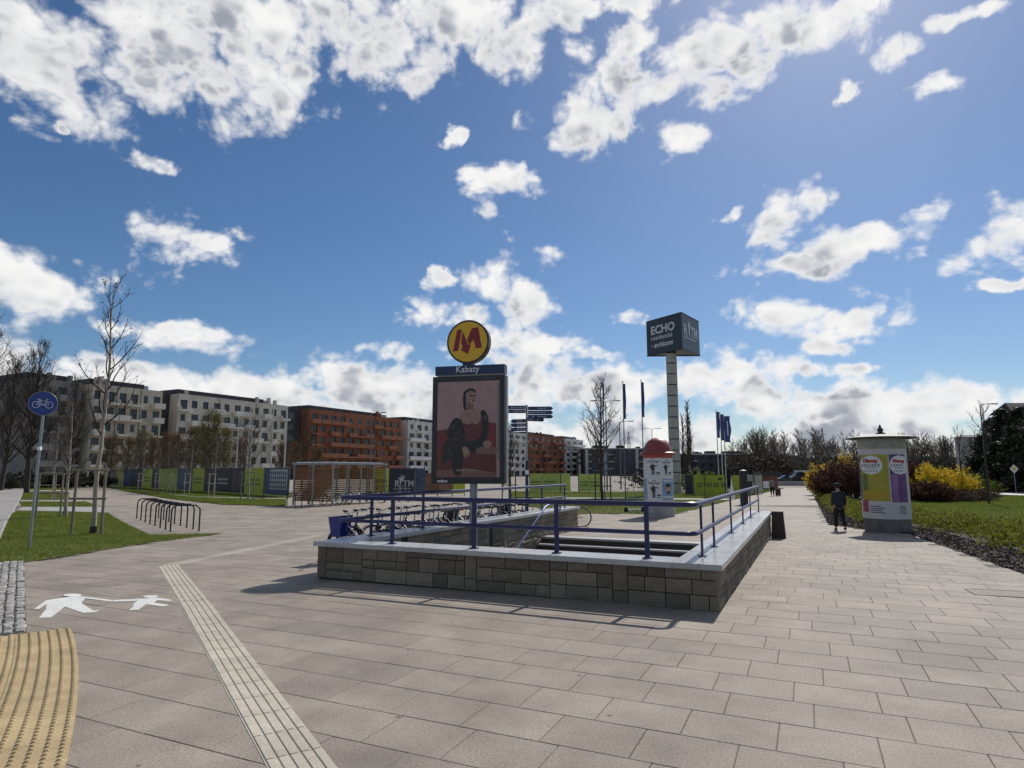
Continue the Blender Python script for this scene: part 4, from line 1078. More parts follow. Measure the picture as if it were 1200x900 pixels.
# ------------------------------------------------------------------ bicycles
M_tyre = mat('tyre_rubber', (.015, .015, .015), .85, scale=30)
M_rim = mat('rim_metal', (.42, .42, .43), .35, metal=.7)
M_saddle = mat('saddle_black', (.014, .013, .013), .6, scale=30)
def bike_meshes():
    d = {}
    def wheel():
        t = MB(); n = 28; R_ = .335
        t.tube([(R_ * math.cos(2 * PI * k / n), 0, R_ * math.sin(2 * PI * k / n)) for k in range(n)], .02, 6, closed=True); d['tyre'] = t.mesh('tyre', True)
        r = MB(); r.tube([(.312 * math.cos(2 * PI * k / n), 0, .312 * math.sin(2 * PI * k / n)) for k in range(n)], .010, 5, closed=True)
        for k in range(14):
            a = 2 * PI * k / 14; r.tube([(.02 * math.cos(a + .6), .02 * (-1) ** k, .02 * math.sin(a + .6)), (.31 * math.cos(a), 0, .31 * math.sin(a))], .002, 3)
        d['rim'] = r.mesh('rim', True)
        h = MB(); h.tube([(0, -.045, 0), (0, .045, 0)], .022, 8); d['hub'] = h.mesh('hub', True)
    wheel()
    f = MB(); bb = (-.08, 0, .28); seat = (-.20, 0, .72); head = (.40, 0, .78); headb = (.43, 0, .66); rear = (-.53, 0, .335)
    f.tube([headb, (.25, 0, .42), (.05, 0, .30), bb], .026, 8); f.tube([bb, seat], .02, 8); f.tube([head, headb], .024, 8); f.tube([(.40, 0, .72), (.15, 0, .50), (-.14, 0, .50)], .018, 8)
    for s in (-.06, .06): f.tube([(bb[0], s * .5, bb[2]), (rear[0], s, rear[2])], .011, 6); f.tube([(-.185, s * .4, .66), (rear[0], s, rear[2])], .009, 6)
    d['frame'] = f.mesh('frame', True)
    k = MB(); k.tube([(.44, 0, .64), (.46, .0, .60)], .022, 8)
    for s in (-.055, .055): k.tube([(.45, s * .6, .62), (.47, s, .55), (.53, s, .335)], .012, 6)
    d['fork'] = k.mesh('fork', True)
    h = MB(); h.tube([(.40, 0, .78), (.385, 0, .98)], .015, 8); h.tube([(.20, -.30, 1.03), (.30, -.28, 1.04), (.37, -.12, .99), (.385, 0, .98), (.37, .12, .99), (.30, .28, 1.04), (.20, .30, 1.03)], .012, 6); d['handlebar'] = h.mesh('handlebar', True)
    for s in (-1, 1): g_ = MB(); g_.tube([(.17, s * .305, 1.027), (.29, s * .283, 1.04)], .018, 8); d['grip%d' % s] = g_.mesh('grip', True)
    s = MB(); prof = [(-.33, .085, .94), (-.27, .105, .955), (-.18, .075, .95), (-.10, .028, .945), (-.06, .015, .94)]
    vs = []; 
    for x, w, z in prof: vs += [(x, -w, z - .015), (x, -w * .8, z + .01), (x, 0, z + .02), (x, w * .8, z + .01), (x, w, z - .015), (x, 0, z - .05)]
    fs = [(i * 6 + q, i * 6 + (q + 1) % 6, (i + 1) * 6 + (q + 1) % 6, (i + 1) * 6 + q) for i in range(4) for q in range(6)] + [tuple(range(5, -1, -1)), tuple(24 + q for q in range(6))]
    s.add(vs, fs); d['saddle'] = s.mesh('saddle', True)
    p = MB(); p.tube([(-.20, 0, .70), (-.23, 0, .92)], .014, 8); d['seat_post'] = p.mesh('seat_post', True)
    c = MB(); c.tube([(-.08, -.035, .28), (-.08, -.03, .28)], .085, 16); c.tube([(-.08, -.06, .28), (-.02, -.07, .13)], .011, 6); c.tube([(-.08, .06, .28), (-.14, .07, .43)], .011, 6); c.box((-.02, -.12, .13), (.09, .08, .02)); c.box((-.14, .12, .43), (.09, .08, .02)); d['crankset'] = c.mesh('crankset', True)
    def guard(cx, a0, a1):
        m = MB(); n = 12; vs = []
        for i in range(n + 1):
            a = a0 + (a1 - a0) * i / n
            for y in (-.03, .03): vs.append((cx + .375 * math.cos(a), y, .335 + .375 * math.sin(a)))
        m.add(vs, [(2 * i, 2 * i + 1, 2 * i + 3, 2 * i + 2) for i in range(n)]); return m.mesh('mudguard', True)
    d['guard_rear'] = guard(-.53, R(35), R(200)); d['guard_front'] = guard(.53, R(-5), R(140))
    b = MB(); w = .17
    b.add([(.48, -w * .8, .50), (.70, -w * .8, .50), (.70, w * .8, .50), (.48, w * .8, .50), (.42, -w * 1.1, .93), (.76, -w * 1.05, .90), (.76, w * 1.05, .90), (.42, w * 1.1, .93)], [(0, 1, 2, 3)] + [(i, (i + 1) % 4, 4 + (i + 1) % 4, 4 + i) for i in range(4)]); d['basket'] = b.mesh('basket')
    sg_ = MB(); sg_.prism([(-.75, .20), (-.30, .20), (-.36, .66), (-.70, .60)], -.075, -.06, Matrix.Rotation(R(90), 3, 'X')); sg_.prism([(-.75, .20), (-.30, .20), (-.36, .66), (-.70, .60)], .06, .075, Matrix.Rotation(R(90), 3, 'X')); d['skirt_guard'] = sg_.mesh('skirt_guard')
    return d
BK = bike_meshes()
def meshcopy(key, m):
    me = BK[key].copy(); me.materials.clear(); me.materials.append(m); return me
BCACHE = {}
def bicycle(loc, rz, frame_m, saddle_m, basket_m, label, group, guard_m=None, steer=0.0):
    root = tag(empty('bicycle', loc, rz), label, 'bicycle', group)
    def part(nm, key, m, parent=root):
        ck = (key, m.name)
        if ck not in BCACHE: BCACHE[ck] = meshcopy(key, m)
        return obj(nm, BCACHE[ck], None, parent)
    part('frame', 'frame', frame_m); part('fork', 'fork', frame_m); part('handlebar', 'handlebar', M_rim); part('grip', 'grip-1', M_saddle); part('grip', 'grip1', M_saddle); part('saddle', 'saddle', saddle_m); part('seat_post', 'seat_post', M_rim); part('crankset', 'crankset', M_saddle)
    part('mudguard', 'guard_rear', guard_m or frame_m); part('mudguard', 'guard_front', guard_m or frame_m)
    for x in (-.53, .53):
        w = part('wheel', 'hub', M_rim); w.location = (x, 0, .335); part('tyre', 'tyre', M_tyre, w); part('rim', 'rim', M_rim, w)
    if basket_m: part('basket', 'basket', basket_m); part('skirt_guard', 'skirt_guard', basket_m)
    return root
C_blue = mat('bike_blue', (.02, .035, .22), .3, scale=20, var=.1); C_white = mat('bike_white', (.60, .60, .60), .35, scale=20, var=.05); C_dark = mat('bike_dark', (.02, .02, .022), .35); C_red = mat('bike_red', (.35, .02, .015), .35); C_yel = mat('bike_yellow', (.65, .42, .02), .35); C_grey = mat('bike_grey', (.22, .22, .23), .35); C_green = mat('bike_green', (.04, .14, .06), .35)
def bikes():
    hd = math.atan2(E2.y, E2.x)
    rows = [(2.0, 7.35, 0, C_blue, M_saddle, C_blue, C_dark, 'blue share bicycle with blue front box at the parapet corner'),
            (3.0, 7.3, .1, C_dark, M_saddle, None, C_white, 'black bicycle with white mudguards beside the blue share bicycle'),
            (3.9, 7.4, -.1, C_white, M_saddle, None, C_white, 'white bicycle, third from the parapet corner'),
            (4.8, 7.3, .08, C_red, M_saddle, None, C_white, 'dark red bicycle with white mudguards beside the parapet'),
            (5.6, 7.4, -.06, C_grey, mat('saddle_red', (.42, .03, .02), .5), None, C_dark, 'grey bicycle with a red saddle cover beside the parapet'),
            (6.6, 7.35, .12, C_white, M_saddle, C_dark, C_dark, 'white bicycle with black front box behind the parapet'),
            (7.6, 7.3, -.08, C_dark, M_saddle, None, C_dark, 'all black bicycle between white ones along the parapet'),
            (8.7, 7.4, .05, C_blue, M_saddle, None, C_white, 'blue bicycle with white mudguards near the fingerpost'),
            (10.0, 7.5, -.1, C_green, M_saddle, C_dark, C_dark, 'green bicycle with black basket behind the far railing'),
            (11.2, 7.5, .1, C_dark, M_saddle, None, C_grey, 'black bicycle with grey mudguards by the end of the parapet'),
            (13.6, 7.2, .3, C_yel, M_saddle, None, C_yel, 'yellow bicycle standing past the end of the parapet')]
    extra = [(2.5, C_dark, 'dark bicycle squeezed in beside the blue share bicycle'), (3.45, C_grey, 'grey bicycle between the black and the white one at the parapet'), (4.35, C_dark, 'black bicycle between the white and the dark red one'), (5.2, C_white, 'white bicycle between the dark red and the grey one'), (6.1, C_dark, 'black bicycle next to the one with the red saddle cover'), (7.1, C_blue, 'blue bicycle next to the black front box'), (8.15, C_grey, 'grey bicycle between the all black and the blue one'), (9.3, C_dark, 'black bicycle left of the green one'), (10.6, C_white, 'white bicycle right of the green one')]
    rows += [(a, 7.4 + .1 * (-1) ** i, .07 * (-1) ** i, f, M_saddle, None, C_dark, lab) for i, (a, f, lab) in enumerate(extra)]
    for a, b, dr, f, s, k, gm, lab in rows:
        b -= .25
        p = ab(a, b); p.z = g(p.y); bicycle(p, hd + dr, f, s, k, lab, 'bicycles parked along the stair parapet', gm)
    # low racks they stand in
    for i, (a, b) in enumerate(((4.3, 8.35), (8.0, 8.35))): pass
    # kick scooter by the red-domed column
bikes()
def scooter():
    p = gp(745, 600.5); root = tag(empty('kick_scooter', (p.x, p.y, p.z), R(12)), 'white and green electric kick scooter parked by the red-domed column', 'scooter')
    Mg = mat('scooter_green', (.12, .40, .05), .4); Mw = mat('scooter_white', (.55, .56, .55), .4)
    b = MB(); b.tube([(-.42, 0, .13), (.30, 0, .12)], .035, 8); b.b2((-.32, -.09, .12), (.28, .09, .165)); obj('deck', b, Mw, root)
    b = MB(); b.tube([(-.40, 0, .14), (-.47, 0, .32)], .035, 8); obj('neck', b, Mw, root, True)
    b = MB(); b.tube([(-.47, 0, .30), (-.40, 0, 1.15)], .022, 8); obj('stem', b, Mg, root, True)
    b = MB(); b.tube([(-.40, -.26, 1.18), (-.40, .26, 1.18)], .018, 8); obj('handlebar', b, M_saddle, root, True)
    for x in (-.50, .42):
        b = MB(); b.tube([(.10 * math.cos(a * PI / 10), 0, .10 * math.sin(a * PI / 10)) for a in range(20)], .032, 8, closed=True); b.tube([(0, -.02, 0), (0, .02, 0)], .08, 12); o = obj('wheel', b, M_tyre, root, True); o.location = (x, 0, .13)
    b = MB(); b.b2((.34, -.05, .26), (.54, .05, .275)); obj('mudguard', b, M_saddle, root)
scooter()

# ------------------------------------------------------------------ cycle shelter with slatted walls
def shelter():
    c = gp(389, 593.2); root = tag(empty('cycle_shelter', (c.x, c.y, g(c.y)), RZ_AB), 'steel cycle shelter with brown slatted walls and glazed roof', 'shelter')
    # local: -x = e2 (left along the short side), +y = e1 (long side), origin = near right corner
    Wd, Ln, H = 3.0, 5.2, 2.45
    Ms = mat('shelter_steel', (.26, .28, .29), .45, metal=.4, scale=10); Mwood = mat('shelter_slat', (.16, .062, .028), .65, col2=(.27, .115, .05), scale=3, stretch=(1, 1, 8), rand=.25); Mwood2 = mat('shelter_slat_far', (.24, .13, .035), .65, col2=(.34, .20, .06), scale=3, rand=.2)
    post = MB(); post.b2((-.04, -.04, 0), (.04, .04, H)); pm = post.mesh('post')
    for x in (0, -Wd / 2, -Wd):
        o = obj('post', pm, Ms, root); o.location = (x, 0, 0)
        o = obj('post', pm, Ms, root); o.location = (x, Ln, 0)
    for y in (Ln * .25, Ln * .5, Ln * .75):
        o = obj('post', pm, Ms, root); o.location = (0, y, 0)
        o = obj('post', pm, Ms, root); o.location = (-Wd, y, 0)
    rl = MB(); rl.b2((-Wd - .1, -.14, H - .001), (.14, -.06, H + .12)); rl.b2((-Wd - .1, Ln + .06, H), (.14, Ln + .14, H + .12))
    for x in (-Wd - .06, .10): rl.b2((x - .04, -.06, H + .0), (x + .04, Ln + .06, H + .12))
    for k in range(1, 7): y = Ln * k / 7; rl.b2((-Wd, y - .025, H + .02), (.06, y + .025, H + .10))
    obj('roof_frame', rl, Ms, root)
    Mg = mat('roof_louvre', (.42, .44, .45), .35, scale=5, var=.1)
    lv = MB(); lv.b2((-.14, 0, -.008), (.14, Ln / 7 - .06, .008)); lme = lv.mesh('roof_louvre')
    for k in range(7):
        for i in range(7):
            o = obj('roof_louvre', lme, Mg, root); o.location = (-Wd + .18 + i * .44, Ln * k / 7 + .03, H + .125); o.rotation_euler = (0, R(8), 0)
    def slats(x0, x1, y0, y1, m, n=15, z0=.25, z1=2.3):
        L = math.hypot(x1 - x0, y1 - y0); s = MB(); s.b2((-L / 2, -.012, 0), (L / 2, .012, .098)); me = s.mesh('slat'); ang = math.atan2(y1 - y0, x1 - x0)
        for k in range(n):
            o = obj('slat', me, m, root); o.location = ((x0 + x1) / 2, (y0 + y1) / 2, z0 + (z1 - z0) * k / n); o.rotation_euler = (0, 0, ang)
    slats(-Wd + .05, -Wd / 2 - .05, 0, 0, Mwood); slats(-Wd / 2 + .05, -.05, 0, 0, Mwood)
    slats(-Wd + .05, -.05, Ln, Ln, Mwood2); 
    for k in range(4): slats(-Wd, -Wd, Ln * k / 4 + .05, Ln * (k + 1) / 4 - .05, Mwood2)
    hd = math.atan2(E1.y, E1.x)
    labs = ['black bicycle inside the slatted shelter, beside its open side', 'white bicycle inside the slatted shelter', 'blue bicycle at the far end of the slatted shelter', 'dark bicycle just outside the open side of the shelter', 'grey bicycle parked past the shelter posts']
    for i, (x, y, r, f) in enumerate(((-.9, .9, 1.6, C_dark), (-.9, 1.9, 1.5, C_white), (-.8, 3.2, 1.65, C_blue), (-.2, 4.4, 1.5, C_dark), (.5, 6.6, 1.2, C_grey))):
        q = Matrix.Rotation(RZ_AB, 3, 'Z') @ Vector((x, y, 0)); p = (c.x + q.x, c.y + q.y, g(c.y)); bicycle(p, hd + r, f, M_saddle, None, labs[i], 'bicycles at the shelter')
shelter()

# ------------------------------------------------------------------ hoardings and banner fences
M_lime = mat('banner_lime', (.38, .42, .035), .55, scale=.6, var=.12, rand=.12); M_lime2 = mat('banner_pale_lime', (.50, .55, .13), .55, scale=.6, var=.15, rand=.12); M_dkb = mat('banner_charcoal', (.018, .022, .032), .5, scale=.8, var=.3); M_ph = mat('banner_photo_blue', (.05, .07, .12), .5, scale=2.5, var=.6); M_ink = mat('banner_ink', (.05, .06, .03), .5); M_ink2 = mat('banner_pale_ink', (.42, .43, .44), .5); M_post = mat('fence_post', (.20, .20, .20), .6, metal=.4)
def hoarding(name, pts, H, panels, label, base=0.25, posts=True):
    """pts: two points (x,y); panels: list of (u0,u1,material,kind)"""
    a, b = Vector(pts[0]), Vector(pts[1]); L = (b - a).length; ang = math.atan2(b.y - a.y, b.x - a.x)
    root = tag(empty(name, (a.x, a.y, g(a.y)), ang), label, 'fence')
    for i, (u0, u1, m, kind) in enumerate(panels):
        q = MB(); q.b2((u0 * L + .02, -.03, .12), (u1 * L - .02, .03, H)); o = obj('panel', q, m, root); w = (u1 - u0) * L; x0 = u0 * L
        if kind == 'lines':
            t = MB()
            for r in range(2):
                x = x0 + w * .15
                while x < x0 + w * .8:
                    ww = random.uniform(.08, .2); t.b2((x, -.034, H * (.52 - .16 * r)), (x + ww, -.031, H * (.60 - .16 * r))); x += ww + .07
            obj('lettering', t, M_ink if m in (M_lime, M_lime2) else M_ink2, o)
        elif kind == 'photo':
            t = MB(); n = max(3, int(w / .55))
            for r in range(4):
                for k in range(n): t.b2((x0 + w * (.3 + .66 * k / n), -.034, H * (.28 + .16 * r)), (x0 + w * (.3 + .66 * (k + .62) / n), -.031, H * (.28 + .16 * r + .10)))
            pw_ = obj('printed_windows', t, M_dkb, o); pw_['kind'] = 'stuff'; s = MB(); s.b2((x0 + w * .27, -.0325, H * .24), (x0 + w * .97, -.0305, H * .94)); obj('printed_facade', s, mat('print_facade', (.34, .36, .40), .5), o)
        elif kind == 'rytm':
            text('rytm_lettering', 'R', .74, M_ink2, o, upright((x0 + w * .2, -.032, H * .36)), .003, bold=.015); text('rytm_lettering', 'TM', .74, M_ink2, o, upright((x0 + w * .52, -.032, H * .36)), .003, bold=.008)
            flat('deer_mark', [(-.2, .75), (-.06, .45), (0, 0), (.1, .35), (.35, .62), (.4, .95), (.2, .75), (.1, 1.0), (.02, .72)], M_ink2, o, 0, upright((x0 + w * .42, -.034, H * .36)))
            l = MB(); l.b2((x0 + w * .16, -.034, H * .28), (x0 + w * .85, -.031, H * .30)); obj('underline', l, M_ink2, o)
        elif kind.startswith('num'):
            text('phone_lettering', kind[3:], .50, M_ink, o, upright((x0 + w * .09, -.032, H * .42)), .003, bold=.012, sx=.95)
            t = MB(); t.b2((x0 + w * .78, -.034, H * .74), (x0 + w * .92, -.031, H * .86)); obj('logo_mark', t, M_ink, o)
        elif kind == 'diag':
            for k in range(4): flat('print_stripe', [(x0 + w * (.1 + .2 * k), .3), (x0 + w * (.18 + .2 * k), .3), (x0 + w * (.34 + .18 * k), H * .9), (x0 + w * (.26 + .18 * k), H * .9)], M_ph if k % 2 else mat('banner_rust', (.16, .07, .05), .5), o, 0, upright((0, -.032, 0)))
    if posts:
        us = sorted({u for p in panels for u in p[:2]}); pm = MB(); pm.b2((-.035, .035, -.1), (.035, .10, H + .06)); me = pm.mesh('post')
        for u in us: o = obj('post', me, M_post, root); o.location = (u * L, 0, 0)
    return root
pA, pB = gp(118, 569.5), gp(337, 582.6)
L_ = 218.0
def U(px):                                  # picture column -> fraction along the first hoarding
    best = 0
    for k in range(401):
        q = Vector((pA.x, pA.y)).lerp(Vector((pB.x, pB.y)), k / 400); x = 600 + FPX * q.x / q.y
        if x < px: best = k / 400
    return best
seq = [(118, 130, 'g'), (130, 142, 'd'), (142, 150, 'g'), (150, 158, 'p'), (158, 173, 'd'), (173, 183, 'G'), (183, 191, 'd'), (191, 213, 'g'), (213, 230, 'p'), (230, 244, 'G'), (244, 257, 'd'), (257, 275, 'D'), (275, 291, 'x'), (291, 313, 'G'), (313, 337, 'P')]
kd = {'g': (M_lime, ''), 'G': (M_lime, 'lines'), 'd': (M_dkb, ''), 'D': (M_dkb, 'lines'), 'p': (M_ph, ''), 'P': (M_ph, 'photo'), 'x': (M_dkb, 'diag')}
hoarding('advert_hoarding', [(pA.x, pA.y), (pB.x, pB.y)], 2.35, [(U(a) if a > 118 else 0, U(b) if b < 337 else 1, *kd[k]) for a, b, k in seq], 'long hoarding of lime and dark advert panels behind the staked trees')
def run(px0, px1, Y0, Y1, H, panels, label, nm='advert_hoarding', posts=True):
    a, b = at(px0, 560, Y0), at(px1, 560, Y1)
    return hoarding(nm, [(a.x, a.y), (b.x, b.y)], H, [((p - px0) / (px1 - px0), (q - px0) / (px1 - px0), m, k) for p, q, m, k in panels], label, posts=posts)
run(438, 498, 50, 53, 2.3, [(438, 455, M_lime, 'lines'), (455.5, 485.5, M_dkb, 'rytm'), (487, 498, M_ph, '')], 'hoarding panels in lime, charcoal and blue beyond the cycle shelter')
run(497, 545, 54, 57, 1.9, [(497, 513, mat('rust_boards', (.20, .10, .06), .7, scale=2, var=.3), ''), (513, 530, mat('rust_boards2', (.24, .13, .075), .7, scale=2, var=.3), ''), (530, 545, M_lime, '')], 'rust-brown and lime boards partly behind the poster pylon')
run(621, 668, 63, 64, 1.85, [(621, 635, M_lime2, 'lines'), (635, 656, M_lime2, 'lines'), (657, 668, M_lime2, '')], 'pale lime banners with dark lettering behind the fingerpost', 'banner_fence')
run(678, 703, 63, 63.5, 1.8, [(678, 690, M_lime2, 'lines'), (690, 703, M_lime2, 'lines')], 'pair of lime banners left of the bare staked tree', 'banner_fence')
run(803, 851, 55, 55, 1.75, [(803, 811.5, M_dkb, ''), (812.5, 849, M_lime, 'num22 769 83 38'), ], 'lime banner with a large phone number beside the advert tower', 'banner_fence')
run(858, 893, 57, 58, 1.7, [(858, 866, M_lime, ''), (874, 882, mat('banner_pale', (.35, .36, .30), .6, scale=1, var=.2), ''), (884, 893, mat('banner_pale2', (.42, .44, .33), .6, scale=1, var=.2), 'lines')], 'row of pale and lime banners by the dark information pillar', 'banner_fence')
def mesh_fence(px0, px1, Y, H, label):
    a, b = at(px0, 560, Y), at(px1, 560, Y); L = b.x - a.x; root = tag(empty('wire_fence', (a.x, Y, g(Y))), label, 'fence'); n = max(2, int(L / 2.4))
    for i in range(n + 1): q = MB(); q.tube([(L * i / n, 0, 0), (L * i / n, 0, H + .05)], .03, 6); obj('post', q, M_post, root)
    w = MB(); x = 0.0
    while x < L: w.box((x, 0, H / 2), (.012, .012, H)); x += .16
    for k in range(7): w.box((L / 2, .01, .15 + (H - .2) * k / 6), (L, .012, .012))
    o = obj('wire_mesh', w, M_post, root)
mesh_fence(590, 803, 66, 1.8, 'grey wire mesh fence around the sandy building lot')

# ------------------------------------------------------------------ people
def skinmesh(name, verts, edges, m, parent, sub=2):
    me = bpy.data.meshes.new(name); me.from_pydata([v[:3] for v in verts], edges, []); me.update()
    o = bpy.data.objects.new(name, me); COL.objects.link(o); o.parent = parent
    md = o.modifiers.new('skin', 'SKIN'); md.use_smooth_shade = True
    sv = me.skin_vertices[0].data
    for i, v in enumerate(verts): sv[i].radius = (v[3], v[4] if len(v) > 4 else v[3]); sv[i].use_root = (i == 0)
    s = o.modifiers.new('sub', 'SUBSURF'); s.levels = sub; s.render_levels = sub
    me.materials.append(m); return o
Mskin = mat('skin', (.45, .27, .19), .6, scale=20, var=.08)
def person(loc, rz, h, label, jacket, trousers, shoe, hat=None, hair=None, stride=.16, bag=None, group=None):
    k = h / 1.72; root = tag(empty('person', loc, rz), label, 'person', group); root.scale = (k, k, k)
    # faces +Y; body is one surface from head to hands and feet
    hip = .92
    V = [(0, 0, hip, .085, .07), (0, .0, 1.15, .09, .07), (0, -.01, 1.36, .12, .075), (0, .0, 1.47, .065), (0, .02, 1.55, .062), (0, .04, 1.66, .078, .098), (0, .04, 1.70, .05)]
    E_ = [(0, 1), (1, 2), (2, 3), (3, 4), (4, 5), (5, 6)]
    def limb(start, pts):
        prev = start
        for p in pts: V.append(p); E_.append((prev, len(V) - 1)); prev = len(V) - 1
    for s, st in ((-1, stride), (1, -stride)):
        limb(0, [(s * .09, 0, hip - .04, .062), (s * .10, st * .55 + .03, .50, .05), (s * .10, st * 1.0 - (.10 if st < 0 else 0), .09 + (.05 if st < 0 else 0), .038), (s * .105, st * 1.0 + .12 - (.10 if st < 0 else 0), .035 + (.02 if st < 0 else 0), .034)])
        limb(2, [(s * .18, -.01, 1.40, .058), (s * .225, -.02 - st * .2, 1.14, .043), (s * .235, .05 - st * .55, .90, .032), (s * .235, .07 - st * .65, .82, .028, .04)])
    body = skinmesh('body', V, E_, Mskin, root)
    # jacket
    J = [(0, 0, .80, .19, .15), (0, 0, 1.05, .155, .12), (0, -.01, 1.28, .18, .12), (0, 0, 1.43, .12, .10), (0, .0, 1.49, .075)]
    JE = [(0, 1), (1, 2), (2, 3), (3, 4)]
    for s, st in ((-1, stride), (1, -stride)):
        n = len(J); J += [(s * .19, -.01, 1.39, .075), (s * .235, -.02 - st * .2, 1.14, .062), (s * .242, .05 - st * .52, .91, .047)]; JE += [(2, n), (n, n + 1), (n + 1, n + 2)]
    skinmesh('jacket', J, JE, jacket, root)
    T = [(0, 0, .93, .16, .12)]; TE = []
    for s, st in ((-1, stride), (1, -stride)):
        n = len(T); T += [(s * .09, 0, .80, .115), (s * .10, st * .55 + .03, .50, .088), (s * .10, st * 1.0 - (.10 if st < 0 else 0), (.12 + (.05 if st < 0 else 0)), .07)]; TE += [(0, n), (n, n + 1), (n + 1, n + 2)]
    skinmesh('trousers', T, TE, trousers, root)
    for s, st in ((-1, stride), (1, -stride)):
        y = st - (.10 if st < 0 else 0); z = .05 + (.045 if st < 0 else 0)
        skinmesh('shoe', [(s * .10, y - .06, z, .045, .05), (s * .10, y + .03, z - .005, .047, .05), (s * .105, y + .15, z - .012, .036, .046)], [(0, 1), (1, 2)], shoe, root)
    if hat:
        b = MB(); b.lathe([(.155, 1.685), (.15, 1.695), (.115, 1.70), (.112, 1.755), (.095, 1.775), (0, 1.785)], 20, (0, .04, 0)); obj('hat', b, hat, root, True)
    hb = MB(); hb.lathe([(.0, 1.56), (.075, 1.57), (.098, 1.62), (.102, 1.68), (.08, 1.735), (0, 1.76)], 16, (0, .022, 0)); obj('hair', hb, hair or mat('hair_dark', (.02, .016, .013), .7), root, True)
    fm = MB(); fm.lathe([(.006, -.03), (.014, 0), (0, .03)], 8, (0, .148, 1.645)); obj('nose', fm, Mskin, root, True)
    for s in (-1, 1):
        e = MB(); e.lathe([(0, -.01), (.011, 0), (0, .01)], 8, (s * .034, .128, 1.668)); obj('eye', e, mat('eye_dark', (.02, .02, .02), .3), root)
        e = MB(); e.lathe([(0, -.03), (.016, 0), (0, .03)], 8, (s * .092, .035, 1.645)); obj('ear', e, Mskin, root, True)
        # relaxed fingers
        for q in range(4):
            yy = .07 + (-1 if s < 0 else 1) * 0 + .022 * (q - 1.5) - (stride if s < 0 else -stride) * .65
            f = MB(); f.tube([(s * .235, yy, .82), (s * .238, yy + .006, .775 - .006 * (q in (1, 2))), (s * .228, yy + .014, .735 - .008 * (q in (1, 2)))], [.010, .009, .007], 6); obj('finger', f, Mskin, root, True)
        yy = .115 - (stride if s < 0 else -stride) * .65
        f = MB(); f.tube([(s * .228, yy - .015, .845), (s * .218, yy + .015, .81), (s * .214, yy + .02, .775)], [.012, .010, .008], 6); obj('thumb', f, Mskin, root, True)
    mo = MB(); mo.b2((-.022, .135, 1.608), (.022, .142, 1.614)); obj('mouth', mo, mat('mouth', (.25, .09, .08), .6), root)
    return root
p = gp(985, 622); Mn = mat('coat_navy', (.022, .024, .036), .8, scale=15, var=.2); Mt = mat('trousers_black', (.012, .012, .013), .85, scale=15); Msh = mat('shoe_black', (.01, .01, .01), .5)
person((p.x, p.y, p.z), R(-8), 1.52, 'person in dark navy jacket and dark hat walking away past the poster column', Mn, Mt, Msh, hat=mat('hat_dark', (.02, .02, .022), .8), stride=.14)
p = gp(905.5, 581.3); person((p.x, p.y, p.z), R(160), 1.5, 'person in grey top pulling a suitcase towards the square', mat('coat_grey', (.22, .21, .22), .8), Mt, Msh, stride=.14)
q = empty('suitcase', (p.x + .42, p.y - .1, p.z)); tag(q, 'small dark wheeled suitcase beside the walker in grey', 'suitcase')
b = MB(); b.b2((-.18, -.12, .06), (.18, .12, .62)); obj('shell', b, mat('case_dark', (.04, .03, .03), .5), q); b = MB(); b.tube([(-.1, 0, .62), (-.12, 0, .95), (.12, 0, .95), (.1, 0, .62)], .012, 6); obj('pull_handle', b, M_black, q)
for s in (-.12, .12): b = MB(); b.tube([(s, -.1, .04), (s, .1, .04)], .04, 8); obj('wheel', b, M_tyre, q)
p = gp(948.5, 574); person((p.x, p.y, p.z), R(10), 1.75, 'distant person in black walking at the end of the path by the yellow bush', mat('coat_black', (.012, .012, .014), .8), Mt, Msh, stride=.18)

# ------------------------------------------------------------------ apartment blocks along the left, in one line running away
M_glass = mat('window_glass', (.025, .03, .038), .12, scale=1.5, var=.35, spec=.6, rand=.5)
M_wframe = mat('window_frame', (.05, .05, .055), .5)
M_pent = mat('penthouse_cladding', (.035, .037, .042), .6, scale=3, var=.15)
M_curt = mat('window_curtain', (.30, .29, .28), .6, scale=2, var=.3, rand=.4)
P0 = at(100, 453, 123.0); P1 = at(664, 516, 332.0)
BD = (Vector((P1.x, P1.y)) - Vector((P0.x, P0.y))).normalized(); BANG = math.atan2(BD.y, BD.x)
def bt(px):                                   # place along the facade line seen at a picture column
    u = (px - 600) / FPX / ray(600, 553).y * 1.0
    # x0 + t dx = u' (y0 + t dy)
    r = ray(px, 553); s = r.x / r.y
    return (s * P0.y - P0.x) / (BD.x - s * BD.y)
WINCACHE = {}
def window_meshes(w, h):
    key = (round(w, 2), round(h, 2))
    if key in WINCACHE: return WINCACHE[key]
    f = MB(); t = .09
    f.b2((0, 0, 0), (w, .1, t)); f.b2((0, 0, h - t), (w, .1, h)); f.b2((0, 0, t), (t, .1, h - t)); f.b2((w - t, 0, t), (w, .1, h - t))
    n = max(1, round(w / 1.1))
    for k in range(1, n): f.b2((w * k / n - .04, 0.01, t), (w * k / n + .04, .09, h - t))
    p = MB(); p.b2((t * .5, .04, t * .5), (w - t * .5, .06, h - t * .5))
    c = MB(); c.b2((t, .12, t), (w * .42, .14, h - t))
    WINCACHE[key] = (f.mesh('window'), p.mesh('pane'), c.mesh('curtain')); return WINCACHE[key]
